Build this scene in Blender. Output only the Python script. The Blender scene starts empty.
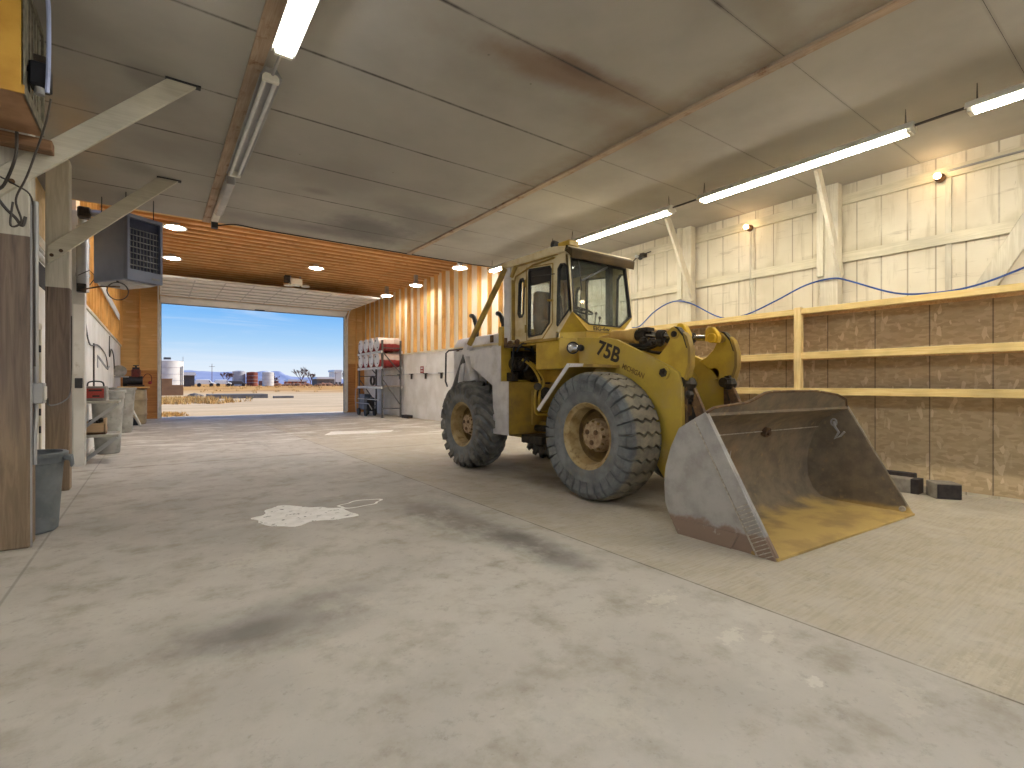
import bpy, bmesh, math, random
from mathutils import Vector, Matrix, noise
from mathutils.geometry import tessellate_polygon
random.seed(7)
scene = bpy.context.scene
COL = scene.collection
PI = math.pi
UP = Vector((0, 0, 1))

# ------------------------------------------------------------------ helpers
def lin(c):
    return tuple(((x/255)/12.92 if x/255 <= .04045 else ((x/255+.055)/1.055)**2.4) for x in c) + (1.0,)

class MB:
    """collects shapes in world coordinates"""
    def __init__(s):
        s.v = []; s.f = []; s.M = None
    def add(s, vs, fs):
        b = len(s.v)
        for p in vs:
            p = Vector(p)
            s.v.append(s.M @ p if s.M else p)
        s.f += [tuple(b+i for i in f) for f in fs]
        return s
    def box(s, x0, x1, y0, y1, z0, z1):
        vs = [(x, y, z) for z in (z0, z1) for y in (y0, y1) for x in (x0, x1)]
        return s.add(vs, [(0,2,3,1),(4,5,7,6),(0,1,5,4),(2,6,7,3),(0,4,6,2),(1,3,7,5)])
    def bar(s, p0, p1, w, h, up=UP):
        """rectangular bar from p0 to p1; w sideways, h along up"""
        p0, p1 = Vector(p0), Vector(p1); d = (p1-p0).normalized()
        up = Vector(up)
        side = d.cross(up)
        if side.length < 1e-5: side = d.cross(Vector((1,0,0)))
        side.normalize(); u = side.cross(d).normalized()
        vs = [p + side*a*w/2 + u*b*h/2 for p in (p0, p1) for a, b in ((-1,-1),(1,-1),(1,1),(-1,1))]
        return s.add(vs, [(0,1,2,3)[::-1],(4,5,6,7),(0,1,5,4),(1,2,6,5),(2,3,7,6),(3,0,4,7)])
    def prism(s, poly, axis, a0, a1, holes=()):
        """poly of 2D points extruded along axis; 2D order: x->(y,z), y->(x,z), z->(x,y)"""
        def P(q, a):
            return {'x': (a, q[0], q[1]), 'y': (q[0], a, q[1]), 'z': (q[0], q[1], a)}[axis]
        loops = [list(poly)] + [list(h) for h in holes]
        flat = [q for l in loops for q in l]; n = len(flat)
        vs = [P(q, a0) for q in flat] + [P(q, a1) for q in flat]
        if holes:
            tris = tessellate_polygon([[Vector((q[0], q[1], 0)) for q in l] for l in loops])
        else:
            tris = [tuple(range(n))]
        fs = [tuple(t) for t in tris] + [tuple(i+n for i in reversed(t)) for t in tris]
        o = 0
        for l in loops:
            m = len(l)
            fs += [(o+i, o+(i+1) % m, o+(i+1) % m+n, o+i+n) for i in range(m)]
            o += m
        return s.add(vs, fs)
    def cyl(s, p0, p1, r, r1=None, seg=16, cap=True):
        p0, p1 = Vector(p0), Vector(p1); r1 = r if r1 is None else r1
        d = (p1-p0).normalized(); a = d.orthogonal().normalized(); b = d.cross(a)
        vs = []
        for p, q in ((p0, r), (p1, r1)):
            for i in range(seg):
                t = 2*PI*i/seg
                vs.append(p + (a*math.cos(t)+b*math.sin(t))*q)
        fs = [(i, (i+1) % seg, seg+(i+1) % seg, seg+i) for i in range(seg)]
        if cap: fs += [tuple(range(seg))[::-1], tuple(range(seg, 2*seg))]
        return s.add(vs, fs)
    def tube(s, pts, r, seg=8, closed=False):
        pts = [Vector(p) for p in pts]; n = len(pts); rr = r if isinstance(r, (list, tuple)) else [r]*n
        vs = []; a = None
        for i, p in enumerate(pts):
            if closed: d = pts[(i+1) % n]-pts[i-1]
            else: d = pts[min(i+1, n-1)]-pts[max(i-1, 0)]
            d.normalize()
            if a is None: a = d.orthogonal().normalized()
            else:
                a = a - d*a.dot(d)
                a = a.normalized() if a.length > 1e-6 else d.orthogonal().normalized()
            b = d.cross(a)
            vs += [p + (a*math.cos(2*PI*k/seg)+b*math.sin(2*PI*k/seg))*rr[i] for k in range(seg)]
        fs = []
        for i in range(n if closed else n-1):
            j = (i+1) % n
            fs += [(i*seg+k, i*seg+(k+1) % seg, j*seg+(k+1) % seg, j*seg+k) for k in range(seg)]
        if not closed: fs += [tuple(range(seg))[::-1], tuple(range((n-1)*seg, n*seg))]
        return s.add(vs, fs)
    def lathe(s, prof, c, axis='z', seg=32, closed=False, cap=False):
        """prof: (radius, along-axis) points around c"""
        c = Vector(c)
        ax = {'x': (Vector((1,0,0)), Vector((0,1,0)), Vector((0,0,1))),
              'y': (Vector((0,1,0)), Vector((0,0,1)), Vector((1,0,0))),
              'z': (Vector((0,0,1)), Vector((1,0,0)), Vector((0,1,0)))}[axis]
        n = len(prof); vs = []
        for i in range(seg):
            t = 2*PI*i/seg; e = ax[1]*math.cos(t)+ax[2]*math.sin(t)
            vs += [c + e*r + ax[0]*h for r, h in prof]
        fs = []
        for i in range(seg):
            j = (i+1) % seg
            for k in range(n if closed else n-1):
                l = (k+1) % n
                fs.append((i*n+k, j*n+k, j*n+l, i*n+l))
        if cap:
            fs.append(tuple(i*n for i in range(seg))[::-1]); fs.append(tuple(i*n+n-1 for i in range(seg)))
        return s.add(vs, fs)
    def ball(s, c, r, seg=12, sq=(1,1,1)):
        c = Vector(c); n = seg//2; vs = [c+Vector((0,0,-r*sq[2]))]
        for i in range(1, n):
            a = -PI/2+PI*i/n
            for k in range(seg):
                t = 2*PI*k/seg
                vs.append(c+Vector((r*sq[0]*math.cos(a)*math.cos(t), r*sq[1]*math.cos(a)*math.sin(t), r*sq[2]*math.sin(a))))
        vs.append(c+Vector((0,0,r*sq[2])))
        fs = [(0, 1+(k+1) % seg, 1+k) for k in range(seg)]
        for i in range(n-2):
            fs += [(1+i*seg+k, 1+i*seg+(k+1) % seg, 1+(i+1)*seg+(k+1) % seg, 1+(i+1)*seg+k) for k in range(seg)]
        L = len(vs)-1; o = 1+(n-2)*seg
        fs += [(L, o+k, o+(k+1) % seg) for k in range(seg)]
        return s.add(vs, fs)
    def build(s, name, mat, parent=None, bevel=0, smooth=35, seg=1, loc=None):
        bm = bmesh.new()
        if parent: W = WM[parent.name]
        else:
            if loc is None:
                xs = [p.x for p in s.v]; ys = [p.y for p in s.v]; zs = [p.z for p in s.v]
                loc = ((min(xs)+max(xs))/2, (min(ys)+max(ys))/2, min(zs))
            W = Matrix.Translation(loc)
        Wi = W.inverted()
        bv = [bm.verts.new(Wi @ p) for p in s.v]
        for f in s.f:
            try: bm.faces.new([bv[i] for i in f])
            except ValueError: pass
        bmesh.ops.recalc_face_normals(bm, faces=bm.faces)
        if bevel:
            ed = [e for e in bm.edges if len(e.link_faces) == 2 and e.calc_face_angle(0) > math.radians(35)]
            bmesh.ops.bevel(bm, geom=ed, offset=bevel, segments=seg, affect='EDGES', clamp_overlap=True)
        me = bpy.data.meshes.new(name); bm.to_mesh(me); bm.free()
        if smooth:
            for p in me.polygons: p.use_smooth = True
            me.set_sharp_from_angle(angle=math.radians(smooth))
        me.materials.append(mat)
        o = bpy.data.objects.new(name, me); COL.objects.link(o)
        if parent: o.parent = parent; WM[o.name] = W
        else: o.location = loc; WM[o.name] = W
        return o

WM = {}
def tag(o, label, cat, group=None, kind=None):
    o['label'] = label; o['category'] = cat
    if group: o['group'] = group
    if kind: o['kind'] = kind
    return o
def thing(name, label, cat, loc, group=None, rotz=0):
    o = bpy.data.objects.new(name, None); COL.objects.link(o)
    o.location = loc; o.rotation_euler = (0, 0, rotz); o.empty_display_size = .1
    WM[o.name] = Matrix.Translation(loc) @ Matrix.Rotation(rotz, 4, 'Z')
    return tag(o, label, cat, group)
def struct(o):
    o['kind'] = 'structure'; return o
def part(mb, name, mat, parent, label=None, **k):
    o = mb.build(name, mat, parent, **k)
    if label: o['label'] = label
    return o

# ------------------------------------------------------------------ materials
class NT:
    def __init__(s, mat):
        s.t = mat.node_tree; s.L = s.t.links
    def n(s, typ, **k):
        nd = s.t.nodes.new(typ)
        for a, b in k.items(): setattr(nd, a, b)
        return nd
    def put(s, sock, v):
        if hasattr(v, 'is_output'): s.L.new(v, sock)
        else: sock.default_value = v
    def math(s, op, a, b=None, c=None, clamp=False):
        nd = s.n('ShaderNodeMath', operation=op, use_clamp=clamp)
        for i, v in enumerate((a, b, c)):
            if v is not None: s.put(nd.inputs[i], v)
        return nd.outputs[0]
    def mix(s, f, a, b, bt='MIX'):
        nd = s.n('ShaderNodeMix', data_type='RGBA', blend_type=bt)
        s.put(nd.inputs[0], f); s.put(nd.inputs[6], a); s.put(nd.inputs[7], b)
        return nd.outputs[2]
    def noise(s, vec, scale, detail=4, rough=.55, dist=0):
        nd = s.n('ShaderNodeTexNoise'); s.put(nd.inputs['Vector'], vec)
        nd.inputs['Scale'].default_value = scale; nd.inputs['Detail'].default_value = detail
        nd.inputs['Roughness'].default_value = rough; nd.inputs['Distortion'].default_value = dist
        return nd.outputs['Fac']
    def ss(s, v, a, b, lo=0.0, hi=1.0):
        nd = s.n('ShaderNodeMapRange', interpolation_type='SMOOTHSTEP')
        s.put(nd.inputs[0], v); nd.inputs[1].default_value = a; nd.inputs[2].default_value = b
        nd.inputs[3].default_value = lo; nd.inputs[4].default_value = hi
        return nd.outputs[0]
    def co(s, kind='Object', scale=(1,1,1)):
        t = s.n('ShaderNodeTexCoord').outputs[kind]
        if scale == (1,1,1): return t
        m = s.n('ShaderNodeMapping'); s.L.new(t, m.inputs[0]); m.inputs['Scale'].default_value = scale
        return m.outputs[0]
    def pos(s, scale=(1,1,1)):
        t = s.n('ShaderNodeNewGeometry').outputs['Position']
        if scale == (1,1,1): return t
        m = s.n('ShaderNodeMapping'); s.L.new(t, m.inputs[0]); m.inputs['Scale'].default_value = scale
        return m.outputs[0]
    def xyz(s, v):
        nd = s.n('ShaderNodeSeparateXYZ'); s.L.new(v, nd.inputs[0]); return nd.outputs
    def blob(s, X, Y, cx, cy, rx, ry, rot=0, wob=None, amp=.5, e0=1.0, e1=.3):
        dx = s.math('SUBTRACT', X, cx); dy = s.math('SUBTRACT', Y, cy)
        c, si = math.cos(rot), math.sin(rot)
        u = s.math('DIVIDE', s.math('ADD', s.math('MULTIPLY', dx, c), s.math('MULTIPLY', dy, si)), rx)
        v = s.math('DIVIDE', s.math('SUBTRACT', s.math('MULTIPLY', dy, c), s.math('MULTIPLY', dx, si)), ry)
        r = s.math('SQRT', s.math('ADD', s.math('MULTIPLY', u, u), s.math('MULTIPLY', v, v)))
        if wob is not None:
            r = s.math('ADD', r, s.math('MULTIPLY', s.math('SUBTRACT', wob, .5), amp))
        return s.ss(r, e0, e1)

def new_mat(name):
    m = bpy.data.materials.new(name); m.use_nodes = True
    m.node_tree.nodes.clear()
    t = NT(m)
    out = t.n('ShaderNodeOutputMaterial'); b = t.n('ShaderNodeBsdfPrincipled')
    t.L.new(b.outputs[0], out.inputs[0])
    return m, t, b
def bump(t, b, h, strength=.3, dist=.01):
    nd = t.n('ShaderNodeBump'); nd.inputs['Strength'].default_value = strength; nd.inputs['Distance'].default_value = dist
    t.L.new(h, nd.inputs['Height']); t.L.new(nd.outputs[0], b.inputs['Normal'])

def plain(name, c, c2=None, rough=.6, metal=0, scale=6, lo=.35, hi=.65, c3=None, sc3=20, f3=(.55,.75), bmp=0, stretch=(1,1,1), bscale=60, spec=None):
    m, t, b = new_mat(name)
    v = t.pos(stretch)
    c2 = c2 or tuple(x*.8 for x in c)
    col = t.mix(t.ss(t.noise(v, scale, 5), lo, hi), lin(c), lin(c2))
    if c3: col = t.mix(t.ss(t.noise(v, sc3, 6, .65), *f3), col, lin(c3))
    t.L.new(col, b.inputs['Base Color'])
    b.inputs['Roughness'].default_value = rough; b.inputs['Metallic'].default_value = metal
    if spec is not None: b.inputs['Specular IOR Level'].default_value = spec
    if bmp: bump(t, b, t.noise(v, bscale, 4), bmp)
    return m
def emit(name, c, s):
    m, t, b = new_mat(name)
    b.inputs['Base Color'].default_value = lin((240,240,235)); b.inputs['Emission Color'].default_value = lin(c)
    b.inputs['Emission Strength'].default_value = s
    return m
def wood(name, a, b_, axis='z', knots=True, rough=.7, grain=1.0, blot=None):
    m, t, b = new_mat(name)
    st = {'x': (1.2,22,22), 'y': (22,1.2,22), 'z': (22,22,1.2)}[axis]
    g = t.noise(t.pos(tuple(s*grain for s in st)), 1.5, 6, .6, 1.2)
    col = t.mix(t.ss(g, .3, .7), lin(a), lin(b_))
    col = t.mix(t.ss(t.noise(t.pos(), 1.6, 3), .4, .75), col, t.mix(.35, col, lin(tuple(x*.6 for x in b_))))
    if blot: col = t.mix(t.ss(t.noise(t.pos(), 3.5, 5, .7), .55, .72), col, lin(blot))
    t.L.new(col, b.inputs['Base Color']); b.inputs['Roughness'].default_value = rough
    bump(t, b, g, .15, .004)
    return m
def osb(name, a, b_, c_, seam=None):
    m, t, b = new_mat(name)
    v = t.pos()
    def strands(rot, sc):
        mp = t.n('ShaderNodeMapping'); t.L.new(v, mp.inputs[0]); mp.inputs['Rotation'].default_value = (rot, .3, rot); mp.inputs['Scale'].default_value = (12, 3.2, 26)
        return t.noise(mp.outputs[0], sc, 3, .5)
    n1 = strands(.25, 1.0); n2 = strands(-.45, 1.1); n3 = strands(1.1, .8)
    col = t.mix(t.ss(n1, .38, .62), lin(a), lin(b_))
    col = t.mix(t.ss(n2, .58, .72, 0, .5), col, lin(c_))
    col = t.mix(t.ss(n3, .62, .74, 0, .25), col, lin(c_))
    col = t.mix(t.ss(n3, .34, .26, 0, .5), col, lin(tuple(x*.72 for x in b_)))
    col = t.mix(t.ss(t.noise(v, .7, 4), .4, .7), col, t.mix(.35, col, lin(tuple(x*.78 for x in a))))
    if seam:
        X, Y, Z = t.xyz(v)
        q = t.math('PINGPONG', t.math('ADD', Y, seam[1]), seam[0]/2)
        col = t.mix(t.ss(q, .0, .010, .38, 0), col, lin((70,54,42)))
    t.L.new(col, b.inputs['Base Color']); b.inputs['Roughness'].default_value = .75
    bump(t, b, n1, .2, .004)
    return m

M = {}
def tag(o, label, cat, group=None, kind=None):
    o['label'] = label; o['category'] = cat
    if group: o['group'] = group
    if kind: o['kind'] = kind
    return o
def thing(name, label, cat, loc, group=None, rotz=0):
    o = bpy.data.objects.new(name, None); COL.objects.link(o)
    o.location = loc; o.rotation_euler = (0, 0, rotz); o.empty_display_size = .1
    WM[o.name] = Matrix.Translation(loc) @ Matrix.Rotation(rotz, 4, 'Z')
    return tag(o, label, cat, group)
def struct(o):
    o['kind'] = 'structure'; return o
def part(mb, name, mat, parent, label=None, **k):
    o = mb.build(name, mat, parent, **k)
    if label: o['label'] = label
    return o

# ------------------------------------------------------------------ materials
class NT:
    def __init__(s, mat):
        s.t = mat.node_tree; s.L = s.t.links
    def n(s, typ, **k):
        nd = s.t.nodes.new(typ)
        for a, b in k.items(): setattr(nd, a, b)
        return nd
    def put(s, sock, v):
        if hasattr(v, 'is_output'): s.L.new(v, sock)
        else: sock.default_value = v
    def math(s, op, a, b=None, c=None, clamp=False):
        nd = s.n('ShaderNodeMath', operation=op, use_clamp=clamp)
        for i, v in enumerate((a, b, c)):
            if v is not None: s.put(nd.inputs[i], v)
        return nd.outputs[0]
    def mix(s, f, a, b, bt='MIX'):
        nd = s.n('ShaderNodeMix', data_type='RGBA', blend_type=bt)
        s.put(nd.inputs[0], f); s.put(nd.inputs[6], a); s.put(nd.inputs[7], b)
        return nd.outputs[2]
    def noise(s, vec, scale, detail=4, rough=.55, dist=0):
        nd = s.n('ShaderNodeTexNoise'); s.put(nd.inputs['Vector'], vec)
        nd.inputs['Scale'].default_value = scale; nd.inputs['Detail'].default_value = detail
        nd.inputs['Roughness'].default_value = rough; nd.inputs['Distortion'].default_value = dist
        return nd.outputs['Fac']
    def ss(s, v, a, b, lo=0.0, hi=1.0):
        nd = s.n('ShaderNodeMapRange', interpolation_type='SMOOTHSTEP')
        s.put(nd.inputs[0], v); nd.inputs[1].default_value = a; nd.inputs[2].default_value = b
        nd.inputs[3].default_value = lo; nd.inputs[4].default_value = hi
        return nd.outputs[0]
    def co(s, kind='Object', scale=(1,1,1)):
        t = s.n('ShaderNodeTexCoord').outputs[kind]
        if scale == (1,1,1): return t
        m = s.n('ShaderNodeMapping'); s.L.new(t, m.inputs[0]); m.inputs['Scale'].default_value = scale
        return m.outputs[0]
    def pos(s, scale=(1,1,1)):
        t = s.n('ShaderNodeNewGeometry').outputs['Position']
        if scale == (1,1,1): return t
        m = s.n('ShaderNodeMapping'); s.L.new(t, m.inputs[0]); m.inputs['Scale'].default_value = scale
        return m.outputs[0]
    def xyz(s, v):
        nd = s.n('ShaderNodeSeparateXYZ'); s.L.new(v, nd.inputs[0]); return nd.outputs
    def blob(s, X, Y, cx, cy, rx, ry, rot=0, wob=None, amp=.5, e0=1.0, e1=.3):
        dx = s.math('SUBTRACT', X, cx); dy = s.math('SUBTRACT', Y, cy)
        c, si = math.cos(rot), math.sin(rot)
        u = s.math('DIVIDE', s.math('ADD', s.math('MULTIPLY', dx, c), s.math('MULTIPLY', dy, si)), rx)
        v = s.math('DIVIDE', s.math('SUBTRACT', s.math('MULTIPLY', dy, c), s.math('MULTIPLY', dx, si)), ry)
        r = s.math('SQRT', s.math('ADD', s.math('MULTIPLY', u, u), s.math('MULTIPLY', v, v)))
        if wob is not None:
            r = s.math('ADD', r, s.math('MULTIPLY', s.math('SUBTRACT', wob, .5), amp))
        return s.ss(r, e0, e1)

def new_mat(name):
    m = bpy.data.materials.new(name); m.use_nodes = True
    m.node_tree.nodes.clear()
    t = NT(m)
    out = t.n('ShaderNodeOutputMaterial'); b = t.n('ShaderNodeBsdfPrincipled')
    t.L.new(b.outputs[0], out.inputs[0])
    return m, t, b
def bump(t, b, h, strength=.3, dist=.01):
    nd = t.n('ShaderNodeBump'); nd.inputs['Strength'].default_value = strength; nd.inputs['Distance'].default_value = dist
    t.L.new(h, nd.inputs['Height']); t.L.new(nd.outputs[0], b.inputs['Normal'])

def plain(name, c, c2=None, rough=.6, metal=0, scale=6, lo=.35, hi=.65, c3=None, sc3=20, f3=(.55,.75), bmp=0, stretch=(1,1,1), bscale=60, spec=None):
    m, t, b = new_mat(name)
    v = t.pos(stretch)
    c2 = c2 or tuple(x*.8 for x in c)
    col = t.mix(t.ss(t.noise(v, scale, 5), lo, hi), lin(c), lin(c2))
    if c3: col = t.mix(t.ss(t.noise(v, sc3, 6, .65), *f3), col, lin(c3))
    t.L.new(col, b.inputs['Base Color'])
    b.inputs['Roughness'].default_value = rough; b.inputs['Metallic'].default_value = metal
    if spec is not None: b.inputs['Specular IOR Level'].default_value = spec
    if bmp: bump(t, b, t.noise(v, bscale, 4), bmp)
    return m
def emit(name, c, s):
    m, t, b = new_mat(name)
    b.inputs['Base Color'].default_value = lin((240,240,235)); b.inputs['Emission Color'].default_value = lin(c)
    b.inputs['Emission Strength'].default_value = s
    return m
def wood(name, a, b_, axis='z', knots=True, rough=.7, grain=1.0, blot=None):
    m, t, b = new_mat(name)
    st = {'x': (1.2,22,22), 'y': (22,1.2,22), 'z': (22,22,1.2)}[axis]
    g = t.noise(t.pos(tuple(s*grain for s in st)), 1.5, 6, .6, 1.2)
    col = t.mix(t.ss(g, .3, .7), lin(a), lin(b_))
    col = t.mix(t.ss(t.noise(t.pos(), 1.6, 3), .4, .75), col, t.mix(.35, col, lin(tuple(x*.6 for x in b_))))
    if blot: col = t.mix(t.ss(t.noise(t.pos(), 3.5, 5, .7), .55, .72), col, lin(blot))
    t.L.new(col, b.inputs['Base Color']); b.inputs['Roughness'].default_value = rough
    bump(t, b, g, .15, .004)
    return m
def osb(name, a, b_, c_, seam=None):
    m, t, b = new_mat(name)
    v = t.pos()
    w = t.n('ShaderNodeTexVoronoi'); t.L.new(t.pos((1,7,18)), w.inputs['Vector']); w.inputs['Scale'].default_value = 1.8
    w2 = t.n('ShaderNodeTexVoronoi'); t.L.new(t.pos((1,16,6)), w2.inputs['Vector']); w2.inputs['Scale'].default_value = 1.6
    r1 = t.xyz(w.outputs['Color'])[0]; r2 = t.xyz(w2.outputs['Color'])[1]
    col = t.mix(r1, lin(a), lin(b_))
    col = t.mix(t.ss(r2, .86, 1.0), col, lin(c_))
    col = t.mix(t.ss(t.noise(v, .7, 4), .4, .7), col, t.mix(.4, col, lin(tuple(x*.75 for x in a))))
    if seam:
        X, Y, Z = t.xyz(v)
        q = t.math('PINGPONG', t.math('ADD', Y, seam[1]), seam[0]/2)
        col = t.mix(t.ss(q, .0, .012, .75, 0), col, lin((50,38,30)))
    t.L.new(col, b.inputs['Base Color']); b.inputs['Roughness'].default_value = .75
    bump(t, b, r1, .2, .004)
    return m

M = {}
def dusty(name, c, c2, dust, lo=.45, hi=.75, rough=.5, scale=2.5, spots=None):
    """paint with dust settled in patches, and chips"""
    m, t, b = new_mat(name)
    v = t.pos()
    col = t.mix(t.ss(t.noise(v, 5, 4), .35, .7), lin(c), lin(c2))
    col = t.mix(t.ss(t.noise(v, scale, 6, .6), lo, hi), col, lin(dust))
    if spots: col = t.mix(t.ss(t.noise(v, 14, 5, .7), .66, .74), col, lin(spots))
    t.L.new(col, b.inputs['Base Color']); b.inputs['Roughness'].default_value = rough
    return m
M['yellow'] = dusty('yellow_paint', (190,160,56), (170,140,46), (174,148,84), .5, .85, .42, spots=(104,78,34))
M['yellow_dark'] = dusty('dirty_yellow_paint', (168,138,54), (144,116,48), (132,110,70), .45, .8, .55, spots=(52,42,30))
M['arm_yellow'] = dusty('loader_arm_paint', (186,160,66), (174,148,60), (184,162,104), .45, .8, .42, spots=(140,108,50))
M['yellow_bright'] = dusty('bright_yellow_paint', (214,172,30), (196,154,28), (176,146,60), .55, .85, .45)
M['old_yellow'] = dusty('sun_faded_yellow_paint', (200,166,96), (184,146,78), (176,150,110), .5, .8, .5, spots=(140,96,60))
M['visor'] = dusty('brown_yellow_visor_paint', (78,60,28), (64,50,24), (70,56,34), .45, .8, .9)
M['cream'] = dusty('faded_cream_paint', (216,204,170), (204,188,146), (190,164,106), .5, .8, .5, spots=(150,116,60))
M['ivory'] = dusty('white_machine_paint', (214,212,212), (196,194,198), (186,178,160), .5, .8, .45, spots=(150,138,116))
M['rust'] = plain('rusty_steel', (112,84,54), (74,56,42), .7, .2, 9, c3=(150,120,70), sc3=16)
M['tire'] = plain('tire_rubber', (118,121,123), (92,95,97), .85, 0, 5, c3=(112,108,98), sc3=9, f3=(.5,.75), bmp=.2)
M['tread'] = plain('worn_tread_rubber', (132,126,112), (98,95,88), .9, 0, 5, c3=(58,56,54), sc3=12, f3=(.58,.75), bmp=.2)
def tread_mat():
    m, t, b = new_mat('worn_tread_rubber'); v = t.pos(); X, Y, Z = t.xyz(v)
    n = t.noise(v, 6, 5, .65)
    gr = t.mix(t.ss(n, .35, .7), lin((112,115,116)), lin((80,82,83)))
    tn = t.mix(t.ss(n, .35, .7), lin((138,130,112)), lin((104,98,86)))
    d = t.math('ABSOLUTE', t.math('SUBTRACT', t.math('ABSOLUTE', t.math('SUBTRACT', X, 5.28)), .86))
    col = t.mix(t.ss(t.math('ADD', d, t.math('MULTIPLY', t.math('SUBTRACT', n, .5), .08)), .19, .225), tn, gr)
    t.L.new(col, b.inputs['Base Color']); b.inputs['Roughness'].default_value = .9
    bump(t, b, t.noise(v, 60, 4), .2); return m
M['tread'] = tread_mat()
M['tread_rear'] = plain('grey_tread_rubber', (116,114,108), (86,86,84), .9, 0, 5, c3=(60,60,58), sc3=12, f3=(.58,.75), bmp=.2)
M['rim'] = plain('dusty_rim_paint', (168,148,106), (142,118,72), .6, .1, 7, c3=(104,80,46), sc3=14)
M['rim_dark'] = plain('inner_rim_paint', (118,94,48), (88,68,36), .65, .1, 7)
M['hub'] = plain('hub_rust', (172,152,122), (140,116,88), .7, .1, 16, c3=(112,86,62))
M['black'] = plain('black_rubber', (26,26,27), (38,37,36), .6)
M['grease'] = plain('greasy_metal', (40,36,32), (62,54,44), .45, .4, 12, c3=(98,80,52))
M['chrome'] = plain('chrome_rod', (190,190,190), (160,160,160), .18, 1)
M['darkgrey'] = plain('dark_grey_metal', (62,62,64), (48,48,50), .5, .3)
M['headliner'] = plain('grey_cab_lining', (120,122,120), (100,102,102), .8)
M['seat'] = plain('grey_seat_vinyl', (72,74,76), (58,60,62), .6)
M['galv'] = plain('galvanized_steel', (172,172,171), (158,159,160), .42, .6, 3)
M['whitemetal'] = plain('white_enamel', (226,224,214), (212,210,198), .4)
def glassmat(name, tint=(225,235,232), a=.18):
    m = bpy.data.materials.new(name); m.use_nodes = True; m.node_tree.nodes.clear(); t = NT(m)
    out = t.n('ShaderNodeOutputMaterial'); tr = t.n('ShaderNodeBsdfTransparent'); tr.inputs[0].default_value = lin(tint)
    gl = t.n('ShaderNodeBsdfGlossy'); gl.inputs['Roughness'].default_value = .03; gl.inputs[0].default_value = (.9,.95,.95,1)
    fc = t.n('ShaderNodeLayerWeight').outputs['Facing']
    mx = t.n('ShaderNodeMixShader'); t.L.new(t.math('MULTIPLY_ADD', t.math('POWER', fc, 4.0), .7, .035, clamp=True), mx.inputs[0])
    t.L.new(tr.outputs[0], mx.inputs[1]); t.L.new(gl.outputs[0], mx.inputs[2])
    df = t.n('ShaderNodeBsdfDiffuse'); df.inputs[0].default_value = lin((190,190,180))
    m2 = t.n('ShaderNodeMixShader'); t.L.new(t.ss(t.noise(t.pos(), 5, 4), .3, .9, 0, a), m2.inputs[0])
    t.L.new(mx.outputs[0], m2.inputs[1]); t.L.new(df.outputs[0], m2.inputs[2])
    t.L.new(m2.outputs[0], out.inputs[0]); return m
M['glass'] = glassmat('cab_glass', (244,248,247), .10)
M['glass_side'] = glassmat('side_cab_glass', (243,248,251), .18)

# bucket steels
def bucket_out():
    m, t, b = new_mat('worn_bucket_steel'); v = t.pos()
    col = t.mix(t.ss(t.noise(v, 4, 6, .65), .35, .7), lin((176,174,172)), lin((150,147,144)))
    Z = t.xyz(v)[2]
    col = t.mix(t.ss(t.math('ADD', Z, t.math('MULTIPLY', t.noise(v, 9, 5), .2)), .30, .25), col, lin((140,120,106)))
    col = t.mix(t.ss(t.noise(v, 18, 6, .7), .62, .72), col, lin((172,168,160)))
    t.L.new(col, b.inputs['Base Color']); b.inputs['Roughness'].default_value = .5; b.inputs['Metallic'].default_value = .35
    return m
def bucket_in():
    m, t, b = new_mat('dirty_bucket_inside'); v = t.pos(); X, Y, Z = t.xyz(v)
    base = t.mix(t.ss(t.noise(v, 5, 6, .65), .35, .7), lin((128,114,94)), lin((100,90,76)))
    base = t.mix(t.ss(t.noise(v, 12, 5), .58, .75), base, lin((140,120,90)))
    wob = t.noise(v, 3, 5)
    org = t.blob(X, Z, 4.75, .42, .5, .42, 0, wob, 1.2, 1.1, .2)
    base = t.mix(t.math('MULTIPLY', org, .75), base, lin((150,112,68)))
    dust = t.math('MULTIPLY', t.ss(t.math('ADD', Z, t.math('MULTIPLY', t.math('SUBTRACT', wob, .5), .12)), .10, .035),
                  t.ss(t.math('ADD', Y, t.math('MULTIPLY', t.math('SUBTRACT', wob, .5), .7)), 2.85, 2.45))
    col = t.mix(dust, base, t.mix(t.ss(wob, .4, .65), lin((190,162,98)), lin((164,138,86))))
    t.L.new(col, b.inputs['Base Color']); b.inputs['Roughness'].default_value = .7; b.inputs['Metallic'].default_value = .1
    return m
M['bucket_out'] = bucket_out(); M['bucket_in'] = bucket_in()
M['weld'] = plain('bright_worn_edge', (196,190,180), (160,152,140), .4, .5, 30)

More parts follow.
